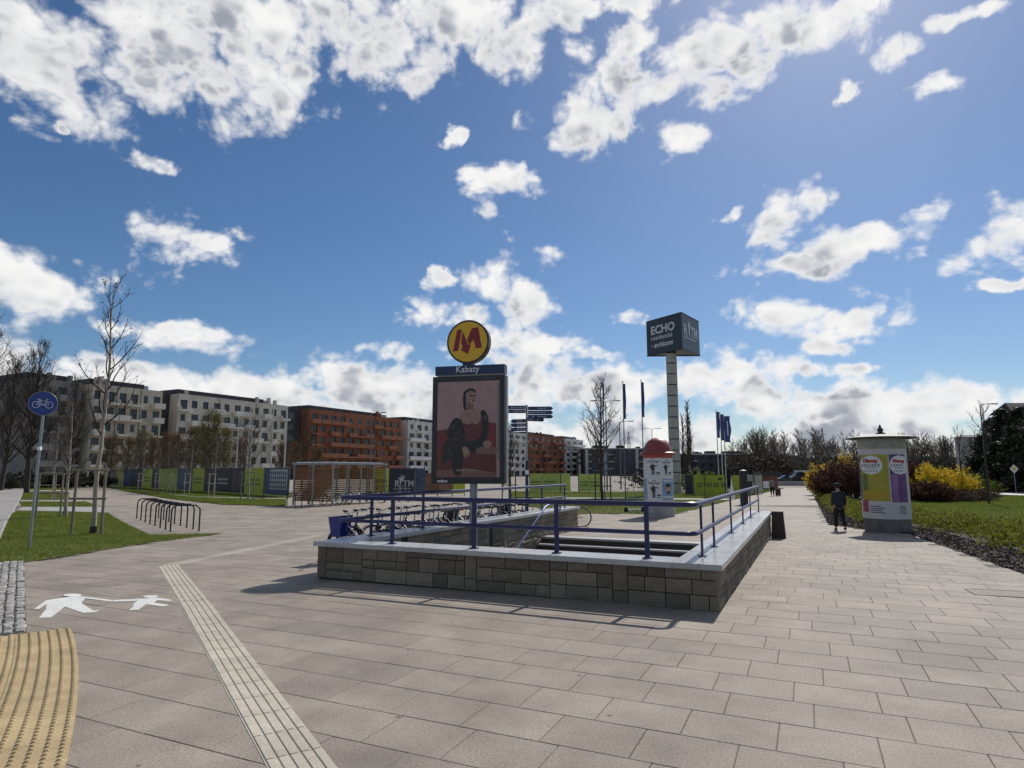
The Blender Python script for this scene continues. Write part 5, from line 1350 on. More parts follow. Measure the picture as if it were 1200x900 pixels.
def block(px0, px1, label, wall_c, balc_c, bays, floors=6, fh=3.1, depth=14, recess=0.0, pent=True, seed=0, setback=0.0, name='apartment_block', simple=False, band=None):
    rg = random.Random(seed); t0, t1 = bt(px0), bt(px1); L = t1 - t0
    o2 = Vector((P0.x, P0.y)) + BD * t0 + Vector((-BD.y, BD.x)) * setback
    root = tag(empty(name, (o2.x, o2.y, -.3), BANG), label, 'building', None)
    Mw = mat('wall_' + label[:24], wall_c, .85, scale=.5, var=.1, grime=.15); Mb = mat('balcony_' + label[:24], balc_c, .8, scale=1, var=.08)
    H = floors * fh; bw = L / bays
    core = MB(); core.b2((0.02, .45, 0), (L - .02, depth, H + .4)); obj('core', core, mat('core_dark', (.06, .06, .06), .9), root)
    wall = MB(); wins = []
    for f in range(floors):
        z = f * fh
        wall.b2((0, 0, z + 2.55), (L, .46, z + fh + (.75 if f == floors - 1 else .75 if False else .0)))
        wall.b2((0, 0.003, z), (L, .457, z + .12))
        for b in range(bays):
            kind = rg.choice('ABBBC'); x0 = b * bw
            ww = bw * {'A': .42, 'B': .62, 'C': .5}[kind]; sill = .12 if kind == 'B' else .85; xa = x0 + (bw - ww) * (.5 if kind != 'C' else .35)
            wall.b2((x0, .001, z + .12), (xa, .459, z + 2.55)); wall.b2((xa + ww, .001, z + .12), (x0 + bw, .459, z + 2.55))
            if sill > .2: wall.b2((xa, .002, z + .12), (xa + ww, .458, z + sill))
            wins.append((xa, z + sill, ww, 2.55 - sill, kind, f, b))
    wall.b2((0, .001, H), (L, .46, H + .7))
    wall.b2((0, .46, 0), (.2, depth, H + .69)); wall.b2((L - .2, .46, 0), (L, depth, H + .69)); wall.b2((.2, depth - .2, 0), (L - .2, depth, H + .69))
    obj('wall', wall, Mw, root)
    for xa, z, ww, hh, kind, f, b in wins:
        fm, pm, cm = window_meshes(ww, hh)
        w = obj('window', fm, M_wframe if kind != 'A' else mat('window_frame_white', (.5, .5, .5), .5), root); w.location = (xa, .20, z)
        p = obj('pane', pm, M_glass, w)
        if rg.random() < .62: c = obj('curtain', cm, M_curt, w)
        if kind == 'B' and f > 0:
            x0 = b * bw; bl = MB(); e = bw * rg.uniform(.0, .05)
            zz = f * fh
            bl.b2((x0 + e, -1.35, zz - .12), (x0 + bw - e, -.002, zz + .10)); bl.b2((x0 + e, -1.35, zz + .10), (x0 + bw - e, -1.22, zz + (1.05 if rg.random() < .7 else .35)))
            bl.b2((x0 + e, -1.22, zz + .1), (x0 + e + .1, -.003, zz + 1.0))
            bal = obj('balcony', bl, Mb, root)
            ra = MB(); ra.b2((x0 + e, -1.34, zz + 1.10), (x0 + bw - e, -1.30, zz + 1.14)); obj('handrail', ra, M_wframe, bal)
    for x in (L * .33, L * .67):
        dp_ = MB(); dp_.tube([(x, -.08, .2), (x, -.08, H + .5)], .06, 6); obj('downpipe', dp_, M_wframe, root)
    for q in range(4):
        v = MB(); x = L * rg.uniform(.05, .92); v.b2((x, 1.2, H + .1), (x + .7, 1.9, H + rg.uniform(1.3, 2.6))); obj('chimney', v, Mw, root)
    if pent:
        pn = MB(); pn.b2((L * .04, 2.2, H + .3), (L * .80, depth - 1, H + 2.0)); obj('penthouse', pn, M_pent, root)
        pe = MB(); pe.b2((L * .82, 3.0, H + .3), (L * .90, 6, H + 1.9)); obj('roof_plant', pe, mat('roof_plant', (.45, .46, .47), .6), root)
    return root
def link(px0, px1, label, H=19.5, setback=3.0):
    t0, t1 = bt(px0), bt(px1); o2 = Vector((P0.x, P0.y)) + BD * t0 + Vector((-BD.y, BD.x)) * setback
    root = tag(empty('stair_block', (o2.x, o2.y, -.3), BANG), label, 'building', 'dark stair blocks between the apartment houses'); L = t1 - t0
    b = MB(); b.b2((-.6, 0, 0), (L + .6, 9, H)); obj('wall', b, M_pent, root); c = MB(); c.b2((-.7, -.1, H), (L + .7, 9.1, H + .25)); obj('roof', c, mat('roof_edge', (.05, .05, .05), .6), root)
    for f in range(6): w = MB(); w.b2((L * .3, -.05, 1 + f * 3.1), (L * .7, .05, 2.6 + f * 3.1)); obj('window', w, M_glass, root)
BEI = (.50, .45, .36); BEI2 = (.60, .56, .47); WHT = (.62, .60, .56); WHT2 = (.70, .69, .66); ORG = (.27, .095, .04); ORG2 = (.30, .125, .065)
block(30, 92, 'grey-beige apartment house partly hidden by the big bare tree', (.22, .205, .185), (.26, .245, .22), 4, seed=1, setback=1.5)
block(100, 184, 'beige apartment house with long balconies and dark penthouse', BEI, BEI2, 6, seed=2)
link(187, 200, 'dark recessed stair block between the two beige apartment houses')
block(203, 334, 'long pale apartment house behind the white poles', (.56, .52, .44), (.66, .63, .56), 11, seed=3)
link(338, 357, 'dark stair block left of the first orange apartment house', 19.2)
block(360, 469, 'orange-brown apartment house with terracotta balconies beside the cycle shelter', ORG, ORG2, 11, seed=4)
link(471, 475, 'dark stair block right of the first orange apartment house', 19.2)
block(477, 520, 'white apartment house left of the poster pylon', WHT, WHT2, 5, seed=5)
block(526, 617, 'white apartment house behind the fingerpost', WHT, WHT2, 11, seed=6)
block(619, 661, 'far orange apartment house right of the fingerpost', (.22, .07, .03), (.25, .10, .05), 6, seed=7)
block(663, 684, 'last white apartment house at the end of the row', WHT, WHT2, 3, seed=8)

def low_block(px0, px1, Y, top, label, fl, seed, white_at=()):
    a, b = at(px0, top, Y), at(px1, top, Y); L = b.x - a.x; H = a.z + .3; rg = random.Random(seed); fh = H / fl
    root = tag(empty('apartment_block', (a.x, Y, -.3)), label, 'building')
    Md = mat('charcoal_wall', (.075, .075, .085), .85, scale=.3, var=.1); Mw = mat('low_white', (.52, .52, .51), .8, scale=.4, var=.08)
    w = MB(); w.b2((0, .5, 0), (L, 16, H - .6)); obj('wall', w, Md, root)
    r = MB(); r.b2((-.6, -.3, H - .6), (L + .6, 16.5, H)); obj('roof', r, Mw, root)
    for q in range(6):
        e = MB(); x = rg.uniform(.1, .85) * L; e.b2((x, 4, H), (x + rg.uniform(1.5, 5), 8, H + rg.uniform(.6, 1.6))); obj('roof_plant', e, M_pent, root)
    n = int(L / 3.6)
    for f in range(fl):
        for k in range(n):
            x = (k + .25) * L / n; u = (x + 1) / L
            if any(a0 < u < a1 for a0, a1 in white_at) or rg.random() < .75:
                fm, pm, cm = window_meshes(1.7, 1.7); o = obj('window', fm, M_wframe, root); o.location = (x, .42, f * fh + .9); obj('pane', pm, M_glass, o)
    for a0, a1 in white_at:
        v = MB(); v.b2((a0 * L, .15, 0), (a0 * L + 1.4, .49, H - .6)); obj('white_pier', v, Mw, root)
        for f in range(1, fl + 0):
            s = MB(); s.b2((a0 * L + 1.4, -.9, f * fh - .1), (a1 * L, .49, f * fh + .35)); obj('balcony', s, Mw, root)
    return root
low_block(684, 776, 330, 525, 'low charcoal apartment house with white piers behind the flagpoles', 4, 11, ((.02, .10), (.25, .38), (.66, .9)))
low_block(790, 924, 300, 531.5, 'low charcoal apartment house with white balconies at its end by the wood', 3, 12, ((.12, .2), (.7, .74), (.80, .86), (.88, 1.0)))
# right-hand side: pale houses behind the conifers
def right_house(px0, px1, Y, eave, ridge, label, roofc, wallc, flr, dp=4.0):
    a, b = at(px0, eave, Y), at(px1, eave, Y); L = b.x - a.x; H = a.z + .3; Rg = at(px0, ridge, Y).z + .3
    root = tag(empty('house', (a.x, Y, -.3)), label, 'building')
    w = MB(); w.b2((0, 0, 0), (L, dp, H)); obj('wall', w, mat('house_wall' + label[:6], wallc, .85, scale=.4, var=.08), root)
    r = MB(); r.add([(-.5, -.5, H), (L + .5, -.5, H), (L + .5, dp + .5, H), (-.5, dp + .5, H), (.4, dp / 2, Rg), (L - .4, dp / 2, Rg)], [(0, 1, 5, 4), (2, 3, 4, 5), (1, 2, 5), (3, 0, 4), (3, 2, 1, 0)]); obj('roof', r, roofc, root)
    n = max(2, int(L / 3))
    for f in range(flr):
        for k in range(n):
            fm, pm, cm = window_meshes(1.3, 1.5); o = obj('window', fm, M_wframe, root); o.location = ((k + .3) * L / n, -.06, f * H / flr + .9); obj('pane', pm, M_glass, o)
right_house(1133, 1156, 140, 512, 509, 'pale flat-roofed house behind the thin lawn trees', mat('roof_grey', (.09, .09, .09), .8), (.34, .33, .32), 3)
right_house(1172, 1196, 105, 503, 497, 'tall white house half hidden by dark conifers', mat('roof_grey', (.09, .09, .09), .8), (.46, .45, .43), 5)
right_house(1188, 1250, 95, 484, 470.5, 'white gabled house with steep dark roof above the conifers', mat('roof_slate', (.03, .028, .028), .8), (.50, .49, .47), 5)
# road at the far end with a kerb wall
sheet('road', [at(880, 560, 100), at(1010, 560, 100), at(1030, 560, 128), at(860, 560, 128)], .01, M_asphalt)
sheet('road', [(70, 100), (260, 92), (260, 105), (70, 116)], .01, M_asphalt)

# ------------------------------------------------------------------ trees
M_bark = mat('bark_grey', (.12, .10, .08), .9, scale=12, var=.3, stretch=(1, 1, .3)); M_bark_l = mat('bark_pale', (.33, .28, .22), .85, scale=10, var=.25, stretch=(1, 1, .4), bump=.3); M_bark_d = mat('bark_dark', (.05, .04, .033), .9, scale=12, var=.3)
M_stake = mat('stake_wood', (.22, .185, .14), .85, scale=8, var=.25, stretch=(1, 1, .2))
def grow(seed, h, r, first=.35, nb=18, blen=.34, ang=(35, 55), sub=5, sub2=3, up=.35, jit=.02, tip=.004, leader=True):
    rg = random.Random(seed); tr, cr = [], []
    n = 12; pts = []; x = y = 0.0
    for i in range(n + 1):
        pts.append(Vector((x, y, h * i / n))); x += rg.gauss(0, jit * h / n * 2); y += rg.gauss(0, jit * h / n * 2)
    def rad(t): return r * (1 - t) ** .8 + tip
    for i in range(n): tr.append((pts[i], pts[i + 1], rad(i / n), rad((i + 1) / n)))
    def on(t): f = t * n; i = min(n - 1, int(f)); return pts[i].lerp(pts[i + 1], f - i)
    ga = rg.uniform(0, 6)
    tips = []
    for b in range(nb):
        t = first + (1 - first) * (b + rg.random()) / nb * .97; p = on(t); ga += 2.4 + rg.uniform(-.4, .4)
        prof = (1 - (t - first) / (1 - first)); L = blen * h * (.25 + .75 * prof ** .8) * rg.uniform(.7, 1.15)
        el = R(90 - rg.uniform(*ang)); d = Vector((math.cos(ga) * math.cos(el), math.sin(ga) * math.cos(el), math.sin(el)))
        m = 6; br = min(rad(t) * .55, r * .4); q = p.copy(); ps = [q.copy()]
        for k in range(m):
            d = (d + Vector((rg.gauss(0, .12), rg.gauss(0, .12), up * .25 + rg.gauss(0, .05)))).normalized(); q = q + d * (L / m); ps.append(q.copy())
        for k in range(m): cr.append((ps[k], ps[k + 1], br * (1 - k / m) + tip, br * (1 - (k + 1) / m) + tip * .8))
        for s in range(sub):
            k = rg.randint(1, m - 1); q = ps[k].lerp(ps[k + 1], rg.random()) if k < m else ps[m]
            dd = (ps[k + 1] - ps[k]).normalized() if k < m else d; dv = (dd + Vector((rg.gauss(0, .6), rg.gauss(0, .6), rg.gauss(.15, .35)))).normalized(); l2 = L * rg.uniform(.18, .42); e = q.copy(); pr = e.copy()
            for w in range(3):
                dv = (dv + Vector((rg.gauss(0, .15), rg.gauss(0, .15), .1))).normalized(); e = pr + dv * (l2 / 3); cr.append((pr, e, tip * (1.5 - w * .35), tip * (1.15 - w * .3))); 
                for u in range(sub2):
                    if rg.random() < .5:
                        d3 = (dv + Vector((rg.gauss(0, .7), rg.gauss(0, .7), rg.gauss(.1, .4)))).normalized(); e3 = pr.lerp(e, rg.random()) ; e4 = e3 + d3 * l2 * rg.uniform(.2, .5); cr.append((e3, e4, tip * .8, tip * .4)); tips.append(e4)
                pr = e
            tips.append(e)
    return tr, cr, tips
TREES = {}
def tree_kind(key, trunk_m, crown_m, **kw):
    tr, cr, tips = grow(**kw)
    V, F = segs_mesh('t', tr, 8); a = mesh_np('trunk', V, F); a.shade_smooth(); a.materials.append(trunk_m)
    V, F = segs_mesh('c', cr, 3); b = mesh_np('crown', V, F); b.materials.append(crown_m)
    TREES[key] = (a, b, tips)
def tree(name, key, loc, rz, scale, label, group=None, cat='tree', leaf=None):
    root = tag(empty(name, loc, rz), label, cat, group); root.scale = (scale,) * 3
    obj('trunk', TREES[key][0], None, root); obj('crown', TREES[key][1], None, root)
    if leaf:
        me, nm = leaf; obj(nm, me, None, root)
    return root
def leaves_for(key, n, size, m, seed, spread=.08, name='foliage'):
    rg = np.random.default_rng(seed); T = np.array([t[:] for t in TREES[key][2]]); idx = rg.integers(0, len(T), n); C = T[idx] + rg.normal(0, spread, (n, 3))
    V, F = leaf_np(C, size, rg); me = mesh_np(name, V, F); me.materials.append(m); return (me, name)
tree_kind('young', M_bark_l, M_bark_d, seed=3, h=6.6, r=.058, first=.34, nb=22, blen=.26, ang=(30, 55), sub=6, sub2=2, tip=.005, up=.5)
tree_kind('young2', M_bark_l, M_bark, seed=8, h=5.2, r=.06, first=.30, nb=26, blen=.34, ang=(35, 65), sub=7, sub2=2, tip=.006, up=.4)
tree_kind('big', M_bark_d, M_bark_d, seed=5, h=15, r=.28, first=.16, nb=42, blen=.40, ang=(18, 42), sub=16, sub2=5, tip=.010, up=.5)
tree_kind('street', M_bark_d, M_bark_d, seed=9, h=7.6, r=.09, first=.26, nb=34, blen=.36, ang=(30, 60), sub=9, sub2=3, tip=.009, up=.45)
tree_kind('bushy', M_bark, M_bark, seed=12, h=6.5, r=.08, first=.22, nb=42, blen=.36, ang=(30, 65), sub=12, sub2=4, tip=.010, up=.35)
tree_kind('poplar', M_bark_d, M_bark_d, seed=15, h=12, r=.16, first=.10, nb=46, blen=.20, ang=(12, 25), sub=10, sub2=3, tip=.014, up=.6)
tree_kind('wood', M_bark_d, M_bark_d, seed=19, h=14, r=.22, first=.22, nb=24, blen=.34, ang=(20, 50), sub=9, sub2=2, tip=.03, up=.4)
tree_kind('lawn', M_bark_d, M_bark_d, seed=22, h=5.2, r=.055, first=.40, nb=11, blen=.34, ang=(25, 50), sub=5, sub2=2, tip=.007, up=.6)
def stakes(loc, rz, w, h, label, group, n=2, m=M_stake):
    root = tag(empty('tree_stakes', loc, rz), label, 'tree stakes', group)
    pts = [(-w / 2, -.12), (w / 2, -.12)] if n == 2 else [(-w / 2, -w * .4), (w / 2, -w * .4), (0, w * .45)]
    for x, y in pts: b = MB(); b.tube([(x * 1.05, y, -.1), (x, y, h)], .042, 8); obj('stake', b, m, root, True)
    for z in ((h - .03, h * .55) if n > 1 else (h,)):
        b = MB(); b.tube([(-w / 2 - .12, -.17, z), (w / 2 + .12, -.17, z)], .034, 8); obj('cross_rail', b, m, root, True)
    return root
# near staked trees on the left grass
p = gp(98, 627); tree('staked_tree', 'young', (p.x + .12, p.y + .25, g(p.y)), R(40), (at(110, 329, p.y).z - g(p.y)) / 6.6, 'tallest young bare tree with pale trunk between two stakes in the near grass', leaf=leaves_for('young', 170, .028, mat('seed_pods', (.06, .035, .02), .8), 3, .02, 'seed_pods'))
stakes((p.x + .08, p.y + .1, g(p.y)), R(2), .86, 2.0, 'wooden stake frame around the tallest young tree in the grass', None)
b = MB(); b.lathe([(.10, 0), (.10, .24), (.07, .25)], 12, (p.x + .12, p.y + .25, g(p.y))); tag(obj('trunk_collar', b, M_black), 'black guard collar at the foot of the tallest young tree', 'collar')
p = gp(74, 606); tree('staked_tree', 'young2', (p.x, p.y + .2, g(p.y)), R(120), 1.0, 'spreading young bare tree behind the tallest staked one'); stakes((p.x - .35, p.y, g(p.y)), R(-4), 1.1, 1.95, 'stake frame around the spreading young tree', None, 3)
p = gp(58, 586.5); tree('staked_tree', 'young2', (p.x, p.y + .2, g(p.y)), R(250), 1.05, 'young bare tree nearest the big bare tree by the cycle path'); stakes((p.x, p.y, g(p.y)), R(5), 1.1, 1.95, 'stake frame by the cycle path below the big bare tree', None, 3)
b = gp(70, 606)
# big bare trees and hedge at the far left
for i, (px, Y, s, rz, lab) in enumerate(((33, 62, .93, 20, 'big spreading bare tree behind the bicycle sign'), (2, 70, .95, 140, 'big bare tree at the end of the cycle path'), (-25, 58, 1.0, 250, 'big bare tree overhanging the cycle path'), (78, 84, .92, 80, 'bare tree in front of the grey-beige apartment house'))):
    q = at(px, 560, Y); tree('bare_tree', 'big', (q.x, Y, -.28), R(rz), s, lab, 'large bare trees at the cycle path')
M_hedge = mat('hedge_dark', (.03, .04, .016), .8, col2=(.07, .065, .03), scale=2, island=.5); M_brown = mat('leaf_brown', (.12, .06, .03), .8, col2=(.20, .115, .05), scale=1.5, island=.4, trans=.25); M_olive = mat('leaf_olive', (.12, .11, .03), .7, col2=(.20, .17, .05), scale=1.5, island=.4, trans=.3)
def shrub(name, c, size, n, leafsize, m, label, group=None, seed=1, cat='shrub', stems=True, shell=.55, lumps=6):
    """many arching stems from one foot, leaves along their outer part: a ragged outline with gaps"""
    rg = np.random.default_rng(seed); root = tag(empty(name, c), label, cat, group); sg_ = []; C = []
    ns = max(40, n // 55); per = int(n / ns)
    for q in range(ns):
        a = rg.uniform(0, 2 * PI); rad = math.sqrt(rg.uniform(0, 1)); ex = rg.uniform(.75, 1.18)
        hz = size[2] * math.sqrt(max(.05, 1 - .8 * rad ** 2)) * rg.uniform(.72, 1.15)
        e = np.array([math.cos(a) * rad * size[0] * ex, math.sin(a) * rad * size[1] * ex, hz]); f = np.array([e[0] * .45, e[1] * .45, 0.0]); mid = (e + f) / 2 + np.array([-e[0] * .08, -e[1] * .08, hz * .22])
        t = np.linspace(0, 1, 5)[:, None]; P = f * (1 - t) ** 2 + 2 * mid * t * (1 - t) + e * t * t
        for k in range(4): sg_.append((P[k], P[k + 1], .014 * (1 - k / 5), .014 * (1 - (k + 1) / 5) + .002))
        u = rg.uniform(.12, 1.04, per)[:, None] ** .8; Q = f * (1 - u) ** 2 + 2 * mid * u * (1 - u) + e * u * u
        C.append(Q + rg.normal(0, 1, (per, 3)) * np.array([.11, .11, .09]) * (1.25 - .6 * u))
    C = np.concatenate(C); C[:, 2] = np.maximum(C[:, 2], .03)
    V, F = leaf_np(C, leafsize, rg); obj('foliage', mesh_np('foliage', V, F), m, root)
    V, F = segs_mesh('s', sg_, 3); obj('stems', mesh_np('stems', V, F), M_bark_d, root)
    return root
for i, (px, Y, sx, sz, lab) in enumerate(((-20, 74, 6, 1.6, 'dark clipped hedge left of the cycle path end'), (22, 80, 4, 1.8, 'dark hedge under the big bare tree'), (62, 82, 5, 1.7, 'dark hedge behind the first stake frames'), (102, 86, 4.5, 1.9, 'dark hedge left of the advert hoarding'))):
    q = at(px, 560, Y); shrub('hedge', (q.x, Y, -.3), (sx, 1.5, sz), 9000, .11, M_hedge, lab, 'hedges at the cycle path', 30 + i, 'hedge')
# trees with last year's leaves behind the hoarding
lb = leaves_for('bushy', 4200, .055, M_brown, 41, .22); lo = leaves_for('bushy', 4200, .05, M_olive, 42, .22)
ex = [(128, 86, 1.0, 'b'), (148, 84, .95, 'b'), (163, 80, 1.05, 'o'), (178, 78, .92, 'b'), (194, 82, 1.0, 'b'), (206, 74, .95, 'b'), (224, 70, 1.0, 'b'), (236, 68, 1.02, 'o'), (246, 64, 1.18, 'o'), (262, 66, .95, 'o'), (281, 70, .85, 'b'), (330, 74, .8, 'b')]
cnt = {'b': 0, 'o': 0}
for i, (px, Y, s, k) in enumerate(ex):
    cnt[k] += 1
    q = at(px, 560, Y); tree('leafy_tree', 'bushy', (q.x, Y, -.28), R(47 * i), s, ('withered brown-leaved tree behind the hoarding, %s of its kind from the dark hedge' if k == 'b' else 'olive-leaved tree behind the hoarding, %s of its kind from the dark hedge') % ORD[cnt[k] - 1], 'brown-leaved trees behind the hoarding' if k == 'b' else 'olive-leaved trees behind the hoarding', leaf=lb if k == 'b' else lo)
q = at(354, 560, 66); tree('bare_tree', 'street', (q.x, 66, -.28), R(10), 1.08, 'dark bare tree with fine twigs left of the orange apartment house')
for i, (px, Y, s, lab) in enumerate(((372, 74, .7, 'orange-leaved low tree in front of the orange apartment house'), (345, 90, .9, 'brown-leaved tree between pale and orange houses'))):
    q = at(px, 560, Y); tree('leafy_tree', 'bushy', (q.x, Y, -.28), R(70 * i + 20), s, lab, leaf=lb)
# young staked trees along the hoarding
ys = [(143, 571.5, .9), (166, 572.8, .95), (186, 574, .95), (196, 575.5, 1.0), (205, 576.5, 1.0), (221, 577.5, .95), (250, 580, 1.0)]
for i, (px, py, s) in enumerate(ys):
    p = gp(px, py + 1.2); tree('staked_tree', 'young2', (p.x, p.y, g(p.y)), R(63 * i), s * .95, 'slim bare young tree along the hoarding, %s from the cycle shelter end' % ORD[6 - i], 'young trees along the hoarding')
    stakes((p.x, p.y - .15, g(p.y)), R(-30), .75, 1.85, 'pale stake frame along the hoarding, %s from the cycle shelter end' % ORD[6 - i], 'stake frames along the hoarding', 2, mat('stake_pale', (.42, .38, .31), .85, scale=8, var=.2))
p = gp(291, 586.5); tree('staked_tree', 'young2', (p.x, p.y, g(p.y)), R(200), 1.25, 'bare young tree on the curved verge before the diagonal-striped panel'); stakes((p.x, p.y - .1, g(p.y)), R(-10), .95, 2.0, 'stake frame on the curved verge before the diagonal-striped panel', None)
# middle: staked tree beside the flagpoles and others
p = gp(706, 592); tree('staked_tree', 'street', (p.x, p.y, g(p.y)), R(75), .74 * p.y / 40 * 1.35, 'bare staked tree between the lime banners and the flagpoles'); stakes((p.x, p.y, g(p.y)), R(0), .9, 2.1, 'dark stake frame behind the railing below the bare tree', None, 3, mat('stake_dark', (.07, .06, .05), .85, scale=8))
p = gp(598, 590); tree('staked_tree', 'street', (p.x, p.y + 4, g(p.y)), R(190), .70, 'bare young tree hidden half behind the poster pylon'); stakes((p.x - .1, p.y + 3.8, g(p.y)), R(0), .9, 2.0, 'dark stake frame beside the fingerpost', None, 3, mat('stake_dark', (.07, .06, .05), .85, scale=8))
for i, (px, Y, s, lab) in enumerate(((806, 78, .88, 'slim upright bare tree just right of the advert tower'), (801, 74, .72, 'shorter upright bare tree touching the advert tower'), (812, 82, .76, 'upright bare tree behind the phone-number banner'))):
    q = at(px, 560, Y); tree('bare_tree', 'poplar', (q.x, Y, -.28), R(100 * i), s, lab)
q = at(826, 560, 57); shrub('shrub', (q.x, 58.2, -.28), (2.3, 1.4, 2.1), 2600, .07, mat('leaf_spring', (.14, .20, .03), .6, col2=(.24, .28, .06), scale=2, island=.3, trans=.35), 'loose spring-green shrub behind the phone-number banner', seed=60)
p = gp(826, 586); tree('sapling', 'lawn', (p.x, p.y, g(p.y)), R(30), .42, 'tiny bare sapling in front of the phone-number banner')
q = at(851, 560, 62); shrub('conifer_bush', (q.x, 62, -.28), (.75, .75, 3.0), 2500, .10, M_hedge, 'dark conical bush behind the flagpoles', seed=61, stems=False)
q = at(783, 560, 70); shrub('shrub', (q.x, 70, -.28), (5.5, 2.0, 2.6), 5000, .12, M_bark_d, 'dark bare thicket at the foot of the advert tower', seed=62)
# far wood
def far_wood():
    rg = np.random.default_rng(77); tr, cr, _ = grow(seed=19, h=14, r=.2, first=.16, nb=20, blen=.40, ang=(20, 55), sub=10, sub2=3, tip=.026, up=.3)
    V0, F0 = segs_mesh('w', tr + cr, 3); Vs, Fs = [], []; k = 0
    for i in range(120):
        px = rg.uniform(858, 1120); Y = rg.uniform(260, 330) if px < 935 else rg.uniform(170, 260); q = at(px, 560, Y); s = rg.uniform(.75, 1.2) * Y / 255 * (1.12 if 880 < px < 1010 else 1.0); a = rg.uniform(0, 6.28)
        c, sn = math.cos(a), math.sin(a); V = V0 @ np.array([[c, sn, 0], [-sn, c, 0], [0, 0, 1]]) * s + np.array([q.x, Y, -.3]); Vs.append(V); Fs.append(F0 + k); k += len(V)
    o = obj('distant_wood', mesh_np('distant_wood', np.concatenate(Vs), np.concatenate(Fs)), mat('wood_bark', (.11, .09, .07), .9, col2=(.17, .14, .105), scale=.2, island=.3)); tag(o, 'distant mass of bare trees at the end of the path', 'wood', kind='stuff')
    # undergrowth that closes the foot of the wood
    n = 30000; px = rg.uniform(850, 1125, n); Y = np.where(px < 935, rg.uniform(258, 300, n), rg.uniform(165, 220, n)); x = (px - 600) / FPX * Y; z = rg.uniform(0, 1, n) ** 1.4 * Y * .032
    V, F = leaf_np(np.stack([x, Y, z - .3], 1), .55, rg); o = obj('undergrowth', mesh_np('undergrowth', V, F), mat('undergrowth', (.06, .05, .035), .9, col2=(.10, .085, .05), scale=.2, island=.5)); tag(o, 'brown undergrowth at the foot of the distant wood', 'undergrowth', kind='stuff')
far_wood()
q = at(800, 560, 335)
# ---- right: yellow and dark red bushes, conifers, lawn trees, ground cover
M_yellow = mat('forsythia', (.60, .41, .02), .6, col2=(.74, .57, .05), scale=3, island=.25, trans=.3); M_darkred = mat('leaf_darkred', (.055, .022, .018), .75, col2=(.13, .06, .04), scale=1.2, island=.5, trans=.2); M_green = mat('leaf_green', (.06, .10, .02), .65, col2=(.12, .16, .035), scale=2, island=.35, trans=.3)
def at2(px, Y): v = at(px, 560, Y); return (v.x, Y, -.27)
shrub('forsythia_bush', at2(959, 56), (1.4, 1.3, 2.6), 4200, .07, M_yellow, 'bright yellow forsythia bush at the edge of the path', None, 70)
for i, (px, Y, sx, sz, lab) in enumerate(((975, 48, 2.0, 2.6, 'dark red-brown shrub beside the forsythia at the path'), (1000, 46, 2.3, 2.8, 'dark red-brown shrub behind the walking person'), (1030, 47, 2.2, 2.7, 'dark red-brown shrub behind the pale poster column'), (1068, 48, 2.3, 2.5, 'dark red-brown shrub right of the pale poster column'), (1089, 43.5, 1.5, 1.35, 'dark red-brown shrub below the yellow bushes on the lawn'))):
    shrub('red_shrub', at2(px, Y), (sx, 1.8, sz), 9500, .07, M_darkred, lab, 'dark red-brown shrubs', 80 + i)
for i, (px, Y, sx, sz, lab) in enumerate(((992, 50, 1.9, 3.35, 'yellow forsythia sprays above the dark red shrubs by the path'), (1100, 45.5, 1.7, 2.35, 'yellow forsythia bush behind the thin lawn trees'), (1124, 46, 1.6, 2.2, 'yellow forsythia bush next to the green shrub on the lawn'), (1086, 46.5, 1.5, 2.4, 'yellow forsythia bush behind the dark red shrub on the lawn'))):
    shrub('forsythia_bush', at2(px, Y), (sx, 1.4, sz), 4800, .06, M_yellow, lab, None, 90 + i)
shrub('green_shrub', at2(1136, 52), (2.2, 1.5, 1.8), 4000, .07, M_green, 'low green shrub right of the forsythia', None, 96); shrub('green_shrub', at2(1150, 56), (2.0, 1.5, 1.2), 3000, .07, M_olive, 'olive low shrub near the pale path', None, 97)
shrub('brown_shrub', at2(1118, 44), (1.9, 1.1, .75), 4500, .05, mat('twig_brown', (.12, .07, .045), .85, col2=(.19, .12, .08), scale=3, island=.4), 'low brown twiggy mound in the lawn', None, 98); shrub('brown_shrub', at2(1142, 45), (1.7, 1.1, .8), 4500, .05, MATS['twig_brown'], 'second low brown twiggy mound beside the thin lawn tree', None, 99)
def lawn_tree(px, py, top, lab, key, rz):
    p = gp(px, py); h = at(px, top, p.y).z - p.z; k = {'lawn': 5.2, 'young': 6.6}[key]; tree('lawn_tree', key, (p.x, p.y, p.z), R(rz), h / k, lab, 'thin bare trees on the lawn')
lawn_tree(1159, 590.5, 472, 'tall thin bare tree on the lawn casting a small shadow', 'lawn', 20); lawn_tree(1131, 586.5, 500, 'forked thin bare tree beside the brown mound', 'lawn', 150); lawn_tree(1097, 583, 535, 'short thin dark tree in front of the yellow bushes', 'lawn', 80); lawn_tree(1115, 585, 548, 'very thin sapling between the yellow bushes and the forked tree', 'lawn', 210)
M_needle = mat('needle_dark', (.012, .020, .010), .7, col2=(.035, .045, .02), scale=.8, island=.5)
